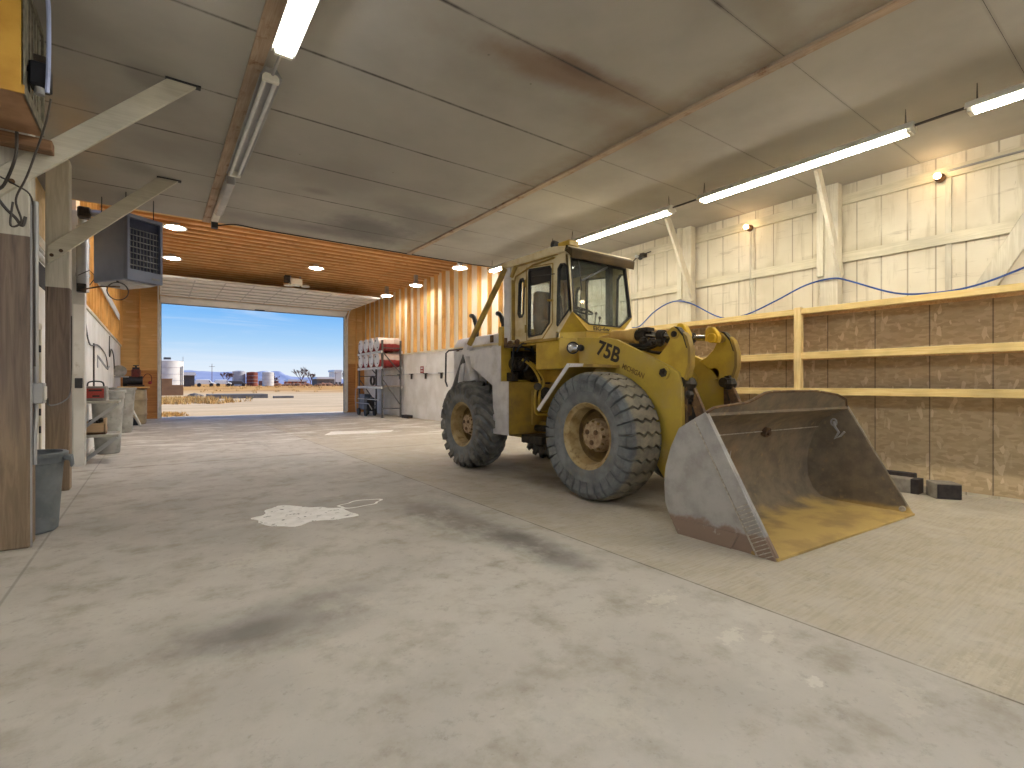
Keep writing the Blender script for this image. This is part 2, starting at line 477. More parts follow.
# room surfaces
def floor_mat():
    m, t, b = new_mat('shop_concrete'); v = t.pos(); X, Y, Z = t.xyz(v)
    n1 = t.noise(v, .55, 6, .6); n2 = t.noise(v, 3, 6, .65); n3 = t.noise(v, 22, 5, .7); wob = t.noise(v, 1.7, 6, .65)
    col = t.mix(t.ss(n1, .35, .68), lin((190,185,177)), lin((172,167,159)))
    col = t.mix(t.ss(n2, .45, .75), col, lin((158,151,138)))
    # the newer slab strip on the right is buff, with broom lines
    right = t.ss(X, 3.06, 3.12)
    broom = t.noise(t.pos((3,40,1)), 1.2, 3)
    buff = t.mix(t.ss(broom, .35, .7), lin((186,176,156)), lin((170,160,141)))
    col = t.mix(t.math('MULTIPLY', right, t.ss(n2, .25, .6, .35, .75)), col, buff)
    # joints
    j = t.ss(t.math('ABSOLUTE', t.math('SUBTRACT', X, 3.08)), .012, .002)
    j2 = t.ss(t.math('ABSOLUTE', t.math('SUBTRACT', Y, 10.5)), .03, .006)
    j3 = t.ss(t.math('ABSOLUTE', t.math('ADD', X, .8)), .014, .004)
    col = t.mix(t.math('MULTIPLY', j, t.ss(n2, .3, .6, .4, .9)), col, lin((104,96,84)))
    col = t.mix(t.math('MULTIPLY', j2, .7), col, lin((104,98,90)))
    col = t.mix(t.math('MULTIPLY', j3, .5), col, lin((120,116,108)))
    # dark tyre-travelled middle of the shop
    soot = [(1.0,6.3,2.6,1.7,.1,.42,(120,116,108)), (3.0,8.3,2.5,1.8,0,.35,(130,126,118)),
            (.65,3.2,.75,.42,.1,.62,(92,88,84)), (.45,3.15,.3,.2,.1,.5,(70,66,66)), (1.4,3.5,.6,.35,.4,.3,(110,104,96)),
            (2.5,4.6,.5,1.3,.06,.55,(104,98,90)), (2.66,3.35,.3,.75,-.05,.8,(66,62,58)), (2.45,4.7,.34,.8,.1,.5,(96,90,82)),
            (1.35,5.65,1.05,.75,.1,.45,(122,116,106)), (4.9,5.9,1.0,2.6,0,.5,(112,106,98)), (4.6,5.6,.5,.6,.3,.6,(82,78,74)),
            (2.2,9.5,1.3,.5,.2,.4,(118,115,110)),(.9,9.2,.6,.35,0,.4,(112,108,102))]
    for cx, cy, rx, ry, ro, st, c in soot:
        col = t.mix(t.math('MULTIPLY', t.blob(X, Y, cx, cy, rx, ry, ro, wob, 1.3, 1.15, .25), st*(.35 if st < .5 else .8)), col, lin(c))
    for cx, cy, rx, ry, st, c in [(.72,4.42,.3,.22,.7,(206,202,188)), (2.68,2.05,.12,.09,.8,(226,220,206)), (2.6,1.52,.13,.05,.8,(230,226,212)),
                               (2.75,1.4,.08,.04,.7,(230,226,212)), (2.52,1.06,.05,.045,.9,(236,232,222)), (3.2,.62,.2,.1,.4,(224,218,200)),
                               (2.7,.75,.16,.06,.4,(222,216,200)), (1.6,1.5,.25,.14,.25,(214,208,188)),
                               (2.9,5.0,.12,.2,.5,(208,202,188)),(4.0,3.4,.5,.5,.3,(208,204,194)),(.9,1.1,.2,.12,.4,(208,198,170))]:
        col = t.mix(t.math('MULTIPLY', t.blob(X, Y, cx, cy, rx, ry, .2, n3, 4.5, 1.0, .6), st*.35), col, lin(c))
    # scuffed pale laitance by the door
    lat = t.math('MULTIPLY', t.ss(t.noise(t.pos((.6,1.6,1)), 1.1, 6, .7), .5, .6), t.ss(Y, 11, 14))
    col = t.mix(t.math('MULTIPLY', lat, .8), col, lin((222,220,214)))
    dk = t.math('MULTIPLY', t.ss(t.noise(t.pos((1.8,.4,1)), .9, 6, .7), .55, .68), t.ss(Y, 10, 13))
    col = t.mix(t.math('MULTIPLY', dk, .45), col, lin((136,132,126)))
    col = t.mix(t.ss(n3, .58, .76, 0, .5), col, lin((120,114,104)))
    col = t.mix(t.ss(t.noise(t.pos((1,1,1)), 7, 6, .75), .54, .72, 0, .45), col, lin((132,126,116)))
    col = t.mix(t.ss(t.noise(t.pos((1.3,.9,1)), 1.1, 6, .7), .52, .7, 0, .4), col, lin((204,200,190)))
    col = t.mix(t.ss(t.noise(v, 55, 4, .7), .62, .8, 0, .35), col, lin((108,102,94)))
    t.L.new(col, b.inputs['Base Color'])
    t.put(b.inputs['Roughness'], t.ss(n2, .3, .8, .62, .8)); b.inputs['Specular IOR Level'].default_value = .2
    bump(t, b, t.math('ADD', n3, t.math('MULTIPLY', broom, t.math('MULTIPLY', right, .25))), .25, .006)
    return m
M['floor'] = floor_mat()
def ceil_mat():
    m, t, b = new_mat('sooty_white_ceiling_board'); v = t.pos(); X, Y, Z = t.xyz(v)
    wob = t.noise(v, 1.3, 6, .65)
    col = t.mix(t.ss(t.noise(v, .6, 5), .35, .7), lin((178,175,167)), lin((158,154,146)))
    for cx, cy, rx, ry, ro, st, c in [(3.4,3.5,1.5,.28,-.12,.8,(128,104,84)), (3.2,3.4,.45,.14,0,.6,(104,76,58)), (4.4,3.9,1.0,.3,.2,.4,(140,118,98)),
                                      (3.3,9.4,1.3,1.0,.2,.8,(98,98,100)), (4.0,8.3,1.1,.8,.5,.6,(108,107,106)), (2.0,7.9,.3,.16,0,.5,(120,116,110)),
                                      (4.0,2.0,.5,.2,.1,.4,(130,118,98)), (2.2,9.9,1.6,.35,0,.5,(112,110,110)), (.0,6.0,.4,.25,.8,.5,(120,116,108)),
                                      (-.2,8.5,.4,.3,.8,.4,(128,124,116)),(3.0,6.4,2.0,1.6,0,.3,(150,146,140)), (-.7,7.6,.3,1.2,0,.35,(206,170,116))]:
        col = t.mix(t.math('MULTIPLY', t.blob(X, Y, cx, cy, rx, ry, ro, wob, 1.2, 1.2, .2), st), col, lin(c))
    # old smoke stain beside the long beam
    bs = t.math('MULTIPLY', t.ss(t.math('ABSOLUTE', t.math('SUBTRACT', X, 4.5)), .34, .05), t.ss(wob, .35, .65, .2, .7))
    col = t.mix(bs, col, lin((140,124,104)))
    q = t.math('PINGPONG', t.math('SUBTRACT', Y, 3.4-12.1), .605)
    sm = t.math('MULTIPLY', t.math('MULTIPLY', t.ss(q, .028, .004), t.ss(t.noise(t.pos((1,.2,1)), 1.3, 5, .7), .35, .62, .2, .95)), t.ss(t.math('SUBTRACT', X, t.math('MULTIPLY', Y, .12)), 4.4, 3.2, .25, 1))
    col = t.mix(sm, col, lin((74,70,66)))
    sp = t.n('ShaderNodeTexVoronoi'); t.L.new(v, sp.inputs[0]); sp.inputs['Scale'].default_value = 2.2
    col = t.mix(t.ss(sp.outputs['Distance'], .035, .012, 0, .6), col, lin((96,88,78)))
    t.L.new(col, b.inputs['Base Color']); b.inputs['Roughness'].default_value = .8
    return m
M['ceiling'] = ceil_mat()
def white_wall():
    m, t, b = new_mat('painted_board_wall'); v = t.pos(); X, Y, Z = t.xyz(v)
    col = t.mix(t.ss(t.noise(v, .9, 5), .35, .7), lin((224,216,196)), lin((206,197,174)))
    col = t.mix(t.math('MULTIPLY', t.ss(t.noise(t.pos((1,7,.7)), 1.1, 5, .65), .52, .7), .55), col, lin((178,166,138)))
    q = t.math('PINGPONG', t.math('ADD', Y, .07), .15)
    col = t.mix(t.math('MULTIPLY', t.ss(q, .014, .002), t.ss(t.noise(v, 1.6, 4), .3, .6, .15, .8)), col, lin((140,128,104)))
    col = t.mix(t.math('MULTIPLY', t.ss(t.noise(t.pos((1,.8,9)), 1.6, 6, .7), .58, .7), .45), col, lin((150,136,108)))
    col = t.mix(t.math('MULTIPLY', t.ss(t.noise(t.pos((1,14,2)), 2, 6, .75), .64, .72), .6), col, lin((128,112,84)))
    st = t.ss(t.math('ADD', Z, t.math('MULTIPLY', t.noise(v, 4, 5), .3)), 3.62, 3.45)
    st = t.math('MULTIPLY', st, t.ss(Z, 3.26, 3.34))
    col = t.mix(t.math('MULTIPLY', st, .35), col, lin((150,138,96)))
    t.L.new(col, b.inputs['Base Color']); b.inputs['Roughness'].default_value = .75
    bump(t, b, t.noise(t.pos((1,10,1)), 3, 4), .2, .01)
    return m
M['wall_white'] = white_wall()
M['white_panel'] = plain('white_wall_panel', (232,230,224), (216,213,204), .55, 0, 1.5, c3=(190,184,170), sc3=5, f3=(.6,.8))
M['white_wood'] = wood('white_painted_lumber', (222,216,198), (204,196,174), 'z')
M['white_wood_y'] = wood('white_painted_lumber_long', (226,218,196), (206,198,172), 'y')
M['brace'] = wood('grey_white_brace_paint', (206,202,186), (192,187,170), 'x')
def post_mat():
    m, t, b = new_mat('dark_timber_post_white_above'); v = t.pos(); Z = t.xyz(v)[2]
    g = t.noise(t.pos((14,14,.9)), 1.4, 6, .6, 1.5)
    dk = t.mix(t.ss(g, .3, .7), lin((130,114,102)), lin((98,86,78)))
    cr = t.ss(t.noise(t.pos((26,26,.35)), 1, 3, .5, .3), .665, .68)
    dk = t.mix(cr, dk, lin((40,30,26)))
    dk = t.mix(t.ss(Z, 1.6, .5), dk, t.mix(t.ss(g, .3, .7), lin((150,130,106)), lin((120,102,82))))
    wh = t.mix(t.ss(g, .35, .7), lin((204,200,188)), lin((184,180,166)))
    col = t.mix(t.ss(Z, 2.655, 2.665), dk, wh)
    t.L.new(col, b.inputs['Base Color']); b.inputs['Roughness'].default_value = .75
    bump(t, b, g, .25, .006); return m
M['post'] = post_mat()
M['lumber_x'] = wood('orange_lumber_joist', (244,212,160), (224,180,122), 'x', blot=(200,150,98))
M['web'] = osb('joist_web_board', (226,174,112), (208,152,90), (232,186,126))
M['lumber_z'] = wood('orange_lumber_stud', (236,190,116), (212,158,84), 'z')
M['pine_y'] = wood('pale_pine_shelf_edge', (238,212,150), (222,190,122), 'y', rough=.6)
M['pine_z'] = wood('pale_pine_upright', (236,212,156), (220,190,128), 'z', rough=.6)
M['osb'] = osb('osb_lining', (202,179,142), (178,155,119), (220,200,164), seam=(.61,.35))
M['osb_shelf'] = osb('osb_shelf_deck', (190,164,132), (164,138,108), (200,170,134))
M['ply'] = osb('plywood_sheathing', (230,190,126), (216,172,106), (236,200,142))
M['osb_dark'] = osb('weathered_sheathing', (196,140,80), (172,118,64), (208,160,98))
M['insul'] = plain('cream_insulation_facing', (236,228,208), (224,214,188), .7, 0, 2, stretch=(1,1,.3))
M['insul_tan'] = plain('tan_insulation_facing', (232,208,170), (214,186,142), .8, 0, 2, stretch=(1,1,.3))
M['deck'] = plain('roof_deck', (206,160,104), (184,136,82), .8, 0, 2, stretch=(.3,2,1))
M['doorwhite'] = plain('white_overhead_door', (238,236,230), (228,226,220), .5, 0, 2)
M['doorrib'] = plain('grey_door_strut', (206,204,200), (190,188,184), .5, .1)
M['batten'] = wood('stained_batten', (172,150,118), (132,104,76), 'y', blot=(116,78,50))
M['batten_pale'] = wood('pale_pinkish_batten', (188,168,146), (166,142,118), 'y', blot=(132,96,66))
M['dark_gap'] = plain('dark_void', (40,38,36), (30,28,26), .9)
M['tube_on'] = emit('lit_tube', (255,247,230), 24)
M['tube_on_l'] = emit('lit_tube_cool', (252,250,246), 21)
M['fill_tube_b'] = emit('added_fill_behind', (240,245,255), 48)  # emission for the unseen tubes added behind the camera
M['fill_tube_r'] = emit('added_fill_rear', (246,248,255), 38)  # emission for the hidden tubes added above the low ceiling edge
M['tube_off'] = plain('unlit_tube', (226,228,226), (214,216,216), .25)
M['bulb_on'] = emit('lit_bulb', (255,214,160), 30)
M['dome_on'] = emit('lit_dome', (255,248,238), 40)
M['heater'] = plain('slate_grey_enamel', (124,132,156), (110,118,142), .42, .1, 2)
M['heater_dark'] = plain('dark_blue_louvre', (40,46,72), (52,58,82), .4, .3)
M['heater_slat'] = plain('grey_louvre_slat', (128,130,136), (112,114,120), .4, .3)
M['bin_grey'] = plain('grey_bin_plastic', (116,122,126), (98,104,108), .55, 0, 5, c3=(120,122,120), sc3=12)
M['bin_light'] = plain('pale_grey_bin_plastic', (158,158,152), (136,136,130), .55, 0, 4, c3=(110,108,102), sc3=8)
M['barrel_tan'] = plain('tan_barrel', (172,158,128), (150,136,108), .6, 0, 4)
M['red'] = plain('red_drum_paint', (150,36,40), (126,28,34), .45, .1, 5)
M['drum_pale'] = plain('faded_pink_drum_paint', (214,184,170), (190,150,138), .5, .1, 5)
M['drum_head'] = plain('white_drum_head', (224,222,220), (204,202,202), .5, .1, 5)
M['steel_leg'] = plain('grey_rack_steel', (110,108,106), (90,88,86), .5, .4, 6)
M['rack_white'] = plain('white_rack_beam', (220,220,216), (200,200,196), .5, .1, 6)
M['blue_hose'] = plain('blue_hose_rubber', (44,88,168), (34,72,146), .4)
M['pale_blue'] = plain('pale_blue_hose', (156,168,206), (140,152,192), .4)
M['wire'] = plain('dark_wire', (72,66,60), (56,52,48), .5)
M['cooler_yellow'] = plain('golden_cooler_side', (200,156,64), (180,134,48), .6, 0, 3)
M['grille'] = plain('weathered_cooler_grille', (132,126,108), (96,92,80), .6, .2, 12)
M['cooler_pan'] = plain('pinkish_cooler_pan', (178,140,106), (154,116,84), .7, 0, 4)
M['lumber_red'] = wood('reddish_bearer_lumber', (146,110,76), (118,86,58), 'x')
M['block_dark'] = plain('dark_block_face', (56,48,44), (40,34,32), .8, 0, 14)
M['block_grey'] = plain('pale_block', (150,142,130), (128,120,108), .8, 0, 10)
M['redlabel'] = plain('red_case_label', (178,62,48), (150,48,40), .5)
M['case_grey'] = plain('grey_case', (150,146,140), (120,116,110), .5)
M['engine_black'] = plain('black_engine', (34,38,48), (24,26,32), .45, .3)
M['engine_red'] = plain('dark_red_engine', (104,34,30), (76,26,24), .45)
M['spill'] = plain('white_dried_spill', (250,248,244), (236,234,228), .6, 0, 8, c3=(112,108,100), sc3=11, f3=(.58,.66))
M['pale_mark'] = plain('pale_spill_and_painted_sun', (246,244,238), (232,230,222), .5, 0, 3)  # pale spill ring, and sunlight painted as a floor patch
M['letter'] = plain('dark_brown_lettering', (52,40,34), (40,32,28), .6)
M['letter_faded'] = plain('faded_brown_lettering', (120,92,44), (92,70,36), .6, 0, 40)
# outside
def ground_mat():
    m, t, b = new_mat('dry_dirt_yard'); v = t.pos(); X, Y, Z = t.xyz(v)
    n = t.noise(t.pos((.25,1,1)), .35, 6, .65)
    col = t.mix(t.ss(n, .35, .68), lin((220,192,152)), lin((196,168,130)))
    col = t.mix(t.ss(t.noise(v, 2.5, 6, .7), .5, .72, 0, .6), col, lin((176,152,122)))
    far = t.ss(t.math('ADD', Y, t.math('MULTIPLY', n, 40)), 95, 120)
    gr = t.mix(t.ss(t.noise(t.pos((.2,.6,1)), .5, 5), .4, .65), lin((206,158,92)), lin((178,130,80)))
    col = t.mix(far, col, gr)
    t.L.new(col, b.inputs['Base Color']); b.inputs['Roughness'].default_value = .95; b.inputs['Specular IOR Level'].default_value = .1
    return m
M['ground'] = ground_mat()
M['apron'] = plain('pale_apron_concrete', (226,214,192), (206,194,172), .8, 0, 2)
M['straw'] = plain('dry_straw', (214,176,110), (186,146,86), .9, 0, 6)
M['hill'] = plain('haze_blue_hill', (138,148,178), (152,160,186), 1, 0, .01, c3=(166,170,188), sc3=.01, spec=0)  # distance haze is painted into the hill colour
M['adobe'] = plain('brown_block_wall', (160,120,84), (144,106,74), .85, 0, .8)
M['silo'] = plain('white_silo_steel', (226,224,218), (206,204,198), .6, 0, .6)
M['silo_rust'] = plain('rusty_tank_steel', (150,80,56), (122,60,44), .8, 0, .8)
M['tank_grey'] = plain('grey_tank_steel', (196,192,194), (172,170,174), .6, 0, .6)
M['slab_grey'] = plain('grey_slab', (128,122,114), (108,102,96), .9, 0, 1)
M['van_white'] = plain('white_vehicle_paint', (240,240,236), (226,226,224), .4)
M['bark'] = plain('brown_branches', (128,96,84), (108,80,70), .9)
M['roof_dark'] = plain('dark_roof', (92,88,86), (76,72,72), .8)
M['brick'] = plain('brick_red_wall', (168,96,72), (142,80,62), .85, 0, .4)
print('materials done')

# ------------------------------------------------------------------ room
CZ = 4.35            # front ceiling
XL, XR, XF = -1.11, 8.3, 8.6
XN = -1.38
YB, YD, YE = -8.0, 24.7, 10.5   # wall behind, door wall, edge of the low ceiling
RZ = 5.65            # underside of the rear roof deck

def simple(name, mat, *boxes, kind=True, **k):
    mb = MB()
    for b in boxes: mb.box(*b)
    o = mb.build(name, mat, **k)
    return struct(o) if kind else o

mb = MB().box(XL-.3, XF+.3, YB-.3, YD+.1, -.25, 0)
struct(mb.build('floor', M['floor'], loc=(0,0,0)))

# low ceiling: boards with open joints, each sagging a little at its edges
mb = MB()
edges = [YB] + [3.4+1.21*k for k in range(-9, 6)] + [YE]
for (xa, xb) in ((XN, .7), (.8, 4.6), (4.72, XR)):
    for i in range(len(edges)-1):
        y0, y1 = edges[i]+.0015, edges[i+1]-.0015
        if y1-y0 < .1: continue
        nx, ny = 10, 4; vs = []; fs = []
        for a in range(nx+1):
            for c in range(ny+1):
                x = xa+(xb-xa)*a/nx; y = y0+(y1-y0)*c/ny
                e = abs(2*c/ny-1)**2
                sag = (.5+.5*noise.noise(Vector((x*.8, round((y0 if c < ny/2 else y1)*3)*.7, 3.1))))**2
                vs.append((x, y, CZ - .010*e*sag))
        for a in range(nx):
            for c in range(ny):
                q = a*(ny+1)+c; fs.append((q, q+ny+1, q+ny+2, q+1))
        mb.add(vs, fs)
ceil = struct(mb.build('ceiling', M['ceiling'], loc=(0,0,CZ), smooth=60))
part(MB().box(XN-.2, XR+.5, YB-.2, YE, CZ+.012, CZ+.3), 'roof_void', M['dark_gap'], ceil)
struct(MB().box(4.61, 4.71, YB, YE, CZ-.022, CZ+.01).build('trim_1', M['batten_pale']))
struct(MB().box(.69, .81, YB, YE, CZ-.03, CZ+.01).build('trim_2', M['batten_pale']))
# fascia between the low ceiling and the high rear bay, and the high deck with its joists
struct(MB().box(XL-.1, XF+.1, YE-.02, YE+.06, CZ-.0, RZ+.1).build('wall_drop_fascia', M['ply']))
rear = struct(MB().box(XL-.2, XF+.3, YE, YD+.3, RZ, RZ+.2).build('ceiling_rear', M['deck']))
jn = MB().box(XL, XF, YE+.21, YE+.23, RZ-.17, RZ).build('joist', M['web'], rear)
fl = MB().box(XL, XF, YE+.185, YE+.255, RZ-.20, RZ-.165).build('flange', M['lumber_x'], jn)
for k in range(1, 34):
    c = jn.copy(); COL.objects.link(c); c.parent = rear; c.location = (0, .42*k, 0)
    f2 = fl.copy(); COL.objects.link(f2); f2.parent = c
part(MB().bar((XL,YD-.4,RZ-.22),(XF,YD-.4,RZ-.22),.04,.03), 'ledger', M['lumber_x'], rear)

# right wall, front bay: painted boards over the shelf line, girts, OSB below
wr = struct(MB().box(XR, XR+.12, YB, YE, 0, CZ+.1).build('wall_right', M['wall_white']))
for z in (3.27, 4.12):
    part(MB().box(XR-.045, XR, YB, YE, z-.07, z+.07), 'girt', M['white_wood_y'], wr)
part(MB().box(XR-.015, XR, -4, 7.4, .04, 2.50), 'osb_lining', M['osb'], wr)
part(MB().box(XR-.012, XR, 7.4, YE, 0, 2.6), 'lower_panel', M['white_panel'], wr)
for y in (.45, 1.9, 4.48, 7.0):
    part(MB().box(XR-.03, XR, y-.03, y+.03, 2.5, 4.12), 'wall_stud', M['white_wood'], wr)
# right wall, rear bay: white panels below, open studs above
wrr = struct(MB().box(XF, XF+.12, YE, YD, 0, RZ).build('wall_right_rear', M['insul']))
for k in range(8):
    y = YE+.03+k*1.775
    part(MB().box(XF-.02, XF, y, y+1.765, .02, 2.62), 'lower_panel', M['white_panel'], wrr, bevel=.004)
part(MB().box(XF-.05, XF, YE, YD, 2.62, 2.68), 'panel_cap', M['white_wood_y'], wrr)
st = MB().box(XF-.14, XF, YE+.1, YE+.15, 2.68, RZ-.0).build('stud', M['lumber_z'], wrr)
for k in range(1, 24):
    c = st.copy(); COL.objects.link(c); c.parent = wrr; c.location = (0, .61*k, 0)
part(MB().box(XF-.14, XF, YE, YD, RZ-.1, RZ-.02), 'top_plate', M['lumber_x'], wrr)

# left wall
wl = struct(MB().box(XN-.15, XN, YB, 11.5, 0, CZ+.1).build('wall_left', M['white_panel']))
part(MB().box(XN, XN+.012, YB, 11.5, 2.84, 3.18), 'black_seal', M['black'], wl)
part(MB().cyl((XN+.05,6,3.32),(XN+.05,11.4,3.32),.022).cyl((XN+.05,6,3.18),(XN+.05,11.4,3.18),.018), 'wall_pipe', M['whitemetal'], wl)
part(MB().box(XN, XN+.03, 5, 11.5, 3.4, 3.55), 'girt', M['white_wood_y'], wl)
part(MB().box(XN, XN+.02, 6.0, 11.4, 3.56, 4.33), 'yellowed_batt', plain('yellowed_batt_facing', (224,196,146), (200,168,112), .8, 0, 3), wl)
d2 = struct(MB().box(XN, XN+.04, 8.55, 9.65, .02, 2.16).build('door_2', M['whitemetal'], bevel=.004))
part(MB().box(XN, XN+.06, 8.46, 8.55, .0, 2.25).box(XN, XN+.06, 9.66, 9.75, 0, 2.25).box(XN, XN+.06, 8.46, 9.75, 2.17, 2.26), 'door_frame', M['white_wood'], d2)
for z in (.25, .75, 1.0, 1.9):
    part(MB().cyl((XN+.05,9.655,z-.05),(XN+.05,9.655,z+.05),.014), 'hinge', M['black'], d2)
wlr = struct(MB().box(XN-.15, XL, 11.37, YD, 0, RZ).build('wall_left_rear', M['insul_tan']))
for k in range(6):
    y = 11.75+k*2.15
    part(MB().box(XL, XL+.02, y, y+2.13, .02, 2.86), 'lower_panel', M['white_panel'], wlr, bevel=.004)
part(MB().box(XL, XL+.05, 11.75, YD, 2.86, 2.92), 'panel_cap', M['white_wood_y'], wlr)
st = MB().box(XL, XL+.1, 11.95, 11.99, 2.92, RZ-.02).build('stud', M['lumber_z'], wlr)
for k in range(1, 21):
    c = st.copy(); COL.objects.link(c); c.parent = wlr; c.location = (0, .61*k, 0)

# door wall with the overhead door opening
DX0, DX1, DZ = .2, 7.58, 4.7
wb = MB()
wb.box(XL, DX0-.12, YD, YD+.15, 0, RZ).box(DX1+.12, XF, YD, YD+.15, 0, RZ).box(DX0-.12, DX1+.12, YD, YD+.15, DZ+.1, RZ)
wb = struct(wb.build('wall_back', M['ply']))
part(MB().box(XL+.6, XL+.64, YD-.09, YD, 0, RZ), 'stud', M['lumber_z'], wb)
part(MB().box(XL, DX0-.12, YD-.012, YD, 0, 1.95), 'lower_sheathing', M['osb_dark'], wb)
part(MB().box(DX1+.12, XF, YD-.012, YD, 0, 2.4), 'lower_sheathing', M['osb_dark'], wb)
part(MB().box(DX1+.55, DX1+.60, YD-.09, YD-.012, 0, RZ), 'stud', M['lumber_z'], wb)
d1 = struct(MB().box(DX0-.12, DX0, YD-.02, YD+.17, 0, DZ+.1).box(DX1, DX1+.12, YD-.02, YD+.17, 0, DZ+.1).box(DX0-.12, DX1+.12, YD-.02, YD+.17, DZ, DZ+.12).build('door_1', M['whitemetal'], bevel=.005))
part(MB().box(DX0-.02, DX0+.015, YD+.02, YD+.1, 0, DZ).box(DX1-.015, DX1+.02, YD+.02, YD+.1, 0, DZ).box(DX0, DX1, YD+.02, YD+.1, DZ-.02, DZ), 'weather_strip', M['darkgrey'], d1)
ny = 6; y1 = YD-.42
for k in range(ny):
    a = 20.05+(y1-20.05)*k/ny; b = 20.05+(y1-20.05)*(k+1)/ny
    z = 4.98-.005*k
    sec = part(MB().box(DX0-.05, DX1+.05, a+.006, b-.006, z, z+.045), 'door_section', M['doorwhite'], d1, bevel=.004)
    part(MB().box(DX0, DX1, a+.015, a+.05, z-.035, z), 'strut', M['doorrib'], sec)
    q = MB()
    for i in range(1, 8):
        x = DX0+(DX1-DX0)*i/8
        q.box(x-.02, x+.02, a+.03, b-.03, z-.012, z)
    part(q, 'stile', M['doorrib'], sec)
part(MB().bar((DX0-.05,y1+.03,4.90),(DX0-.05+DX1-DX0+.1,y1+.03,4.90),.02,.02), 'spring_shaft', M['galv'], d1)
sec = part(MB().prism([(y1+.01,4.94),(YD-.08,4.80),(YD-.05,4.72),(YD-.10,4.70),(y1-.0,4.88)], 'x', DX0-.03, DX1+.03), 'bottom_section', M['doorwhite'], d1, bevel=.004)
part(MB().box(3.6, 4.0, YD-.13, YD-.10, 4.68, 4.73), 'lift_handle', M['darkgrey'], sec)
for x in (DX0-.1, DX1+.1):
    path = [(x, 19.9, 5.0), (x, 23.6, 5.0)] + [(x, 23.9+.62*math.sin(t), 4.38+.62*math.cos(t)) for t in [i*PI/12 for i in range(7)]] + [(x, YD-.16, .05)]
    part(MB().tube(path, .03, 6), 'door_track', M['whitemetal'], d1)

# wall behind the camera, with an open doorway added unseen to let in fill light
wf = MB()
wf.box(XN-.15, .6, YB-.15, YB, 0, CZ+.1).box(7.0, XR+.12, YB-.15, YB, 0, CZ+.1).box(.6, 7.0, YB-.15, YB, 3.9, CZ+.1)
struct(wf.build('wall_front', M['white_panel']))

# ------------------------------------------------------------------ posts and braces, left and right
def post(x0, x1, y0, y1, z1, mat, label, bev=.012):
    o = MB().box(x0, x1, y0, y1, 0, z1).build('timber_post', mat, bevel=bev)
    return tag(o, label, 'post', 'structural posts')
p1 = post(-1.2, -.868, 5.85, 6.1, CZ, M['post'], 'thick timber post with junction box, dark below and white above, beside the grey trash can')
p2 = post(-1.15, -.91, 8.7, 8.9, CZ, M['post'], 'dark timber post with white upper part, behind the grey trash can')
p3 = thing('wall_post', 'wide grey-white painted post at the end of the left wall, with an outlet box', 'post', (-1.07, 11.25, 0), 'structural posts')
part(MB().box(-1.19, -.97, 11.15, 11.36, 0, CZ), 'post_body', plain('grey_white_post_paint', (204,202,194), (186,184,176), .6, 0, 2), p3, bevel=.008)
part(MB().box(-1.12, -.98, 11.13, 11.15, .0, 2.75), 'cover_board', M['white_panel'], p3)
part(MB().box(-1.10, -1.0, 11.09, 11.13, 1.33, 1.5), 'outlet_box', M['darkgrey'], p3, bevel=.006)
def brace(y, x0, z0, L, label):
    # 45 degree board, its lower edge running from (x0,z0)
    n = .17; q = [(x0, z0), (x0+(CZ-z0), CZ), (x0+(CZ-z0)-n*1.414, CZ), (x0, z0+n*1.414)]
    o = thing('knee_brace', label, 'brace', (x0, y, z0), 'knee braces')
    part(MB().prism(q, 'y', y-.045, y), 'board', M['brace'], o, bevel=.004)
    for dx, dz in ((.04, .12), (.13, .19)):
        part(MB().cyl((x0+dx, y-.055, z0+dz), (x0+dx, y-.045, z0+dz), .022, seg=10), 'bolt', M['rust'], o)
    m = MB().box(x0+(CZ-z0)-.27, x0+(CZ-z0)+.02, y-.06, y+.01, CZ-.02, CZ-.004)
    part(m, 'top_plate', M['darkgrey'], o)
    return o
brace(5.84, -1.1, 2.90, 0, 'white diagonal brace from the nearest left post to the ceiling, under the yellow cooler')
brace(8.69, -1.12, 2.94, 0, 'white diagonal brace from the second left post, crossing in front of the grey heater')

for i, (ya, lab) in enumerate(((3.1, 'white post rising above the shelf, in the middle of the right wall'), (5.55, 'white post above the shelf, next to the loader cab'), (.62, 'white post on the right wall beyond the picture edge'))):
    if i == 2: continue
    o = thing('wall_post', lab, 'post', (8.2, ya+.12, 2.56), 'structural posts')
    part(MB().box(8.1, XR-.05, ya, ya+.25, 2.56, CZ), 'post_body', M['white_wood'], o, bevel=.008)
    part(MB().box(8.05, XR-.05, ya+.18, ya+.27, 3.0, CZ), 'scab_board', M['white_wood'], o, bevel=.005)
    lab2 = ('white diagonal brace leaning up to the ceiling behind the long lit tube', 'white diagonal brace beside the loader cab, under the second lit tube')[i]
    o = thing('knee_brace', lab2, 'brace', (8.1, ya, 3.0), 'knee braces')
    part(MB().bar((8.14, ya-.03, 2.98), (7.36, ya-.03, CZ-.01), .05, .13, up=(1,0,.5)), 'board', M['white_wood'], o, bevel=.004)
o = MB().prism([(1.66,2.56),(1.44,2.56),(.62,4.02),(.62,4.25),(.75,4.25)], 'x', XR-.10, XR-.045).build('knee_brace', M['white_wood'], bevel=.004)
tag(o, 'wide white board slanting up the right wall at the picture edge', 'brace', 'knee braces')

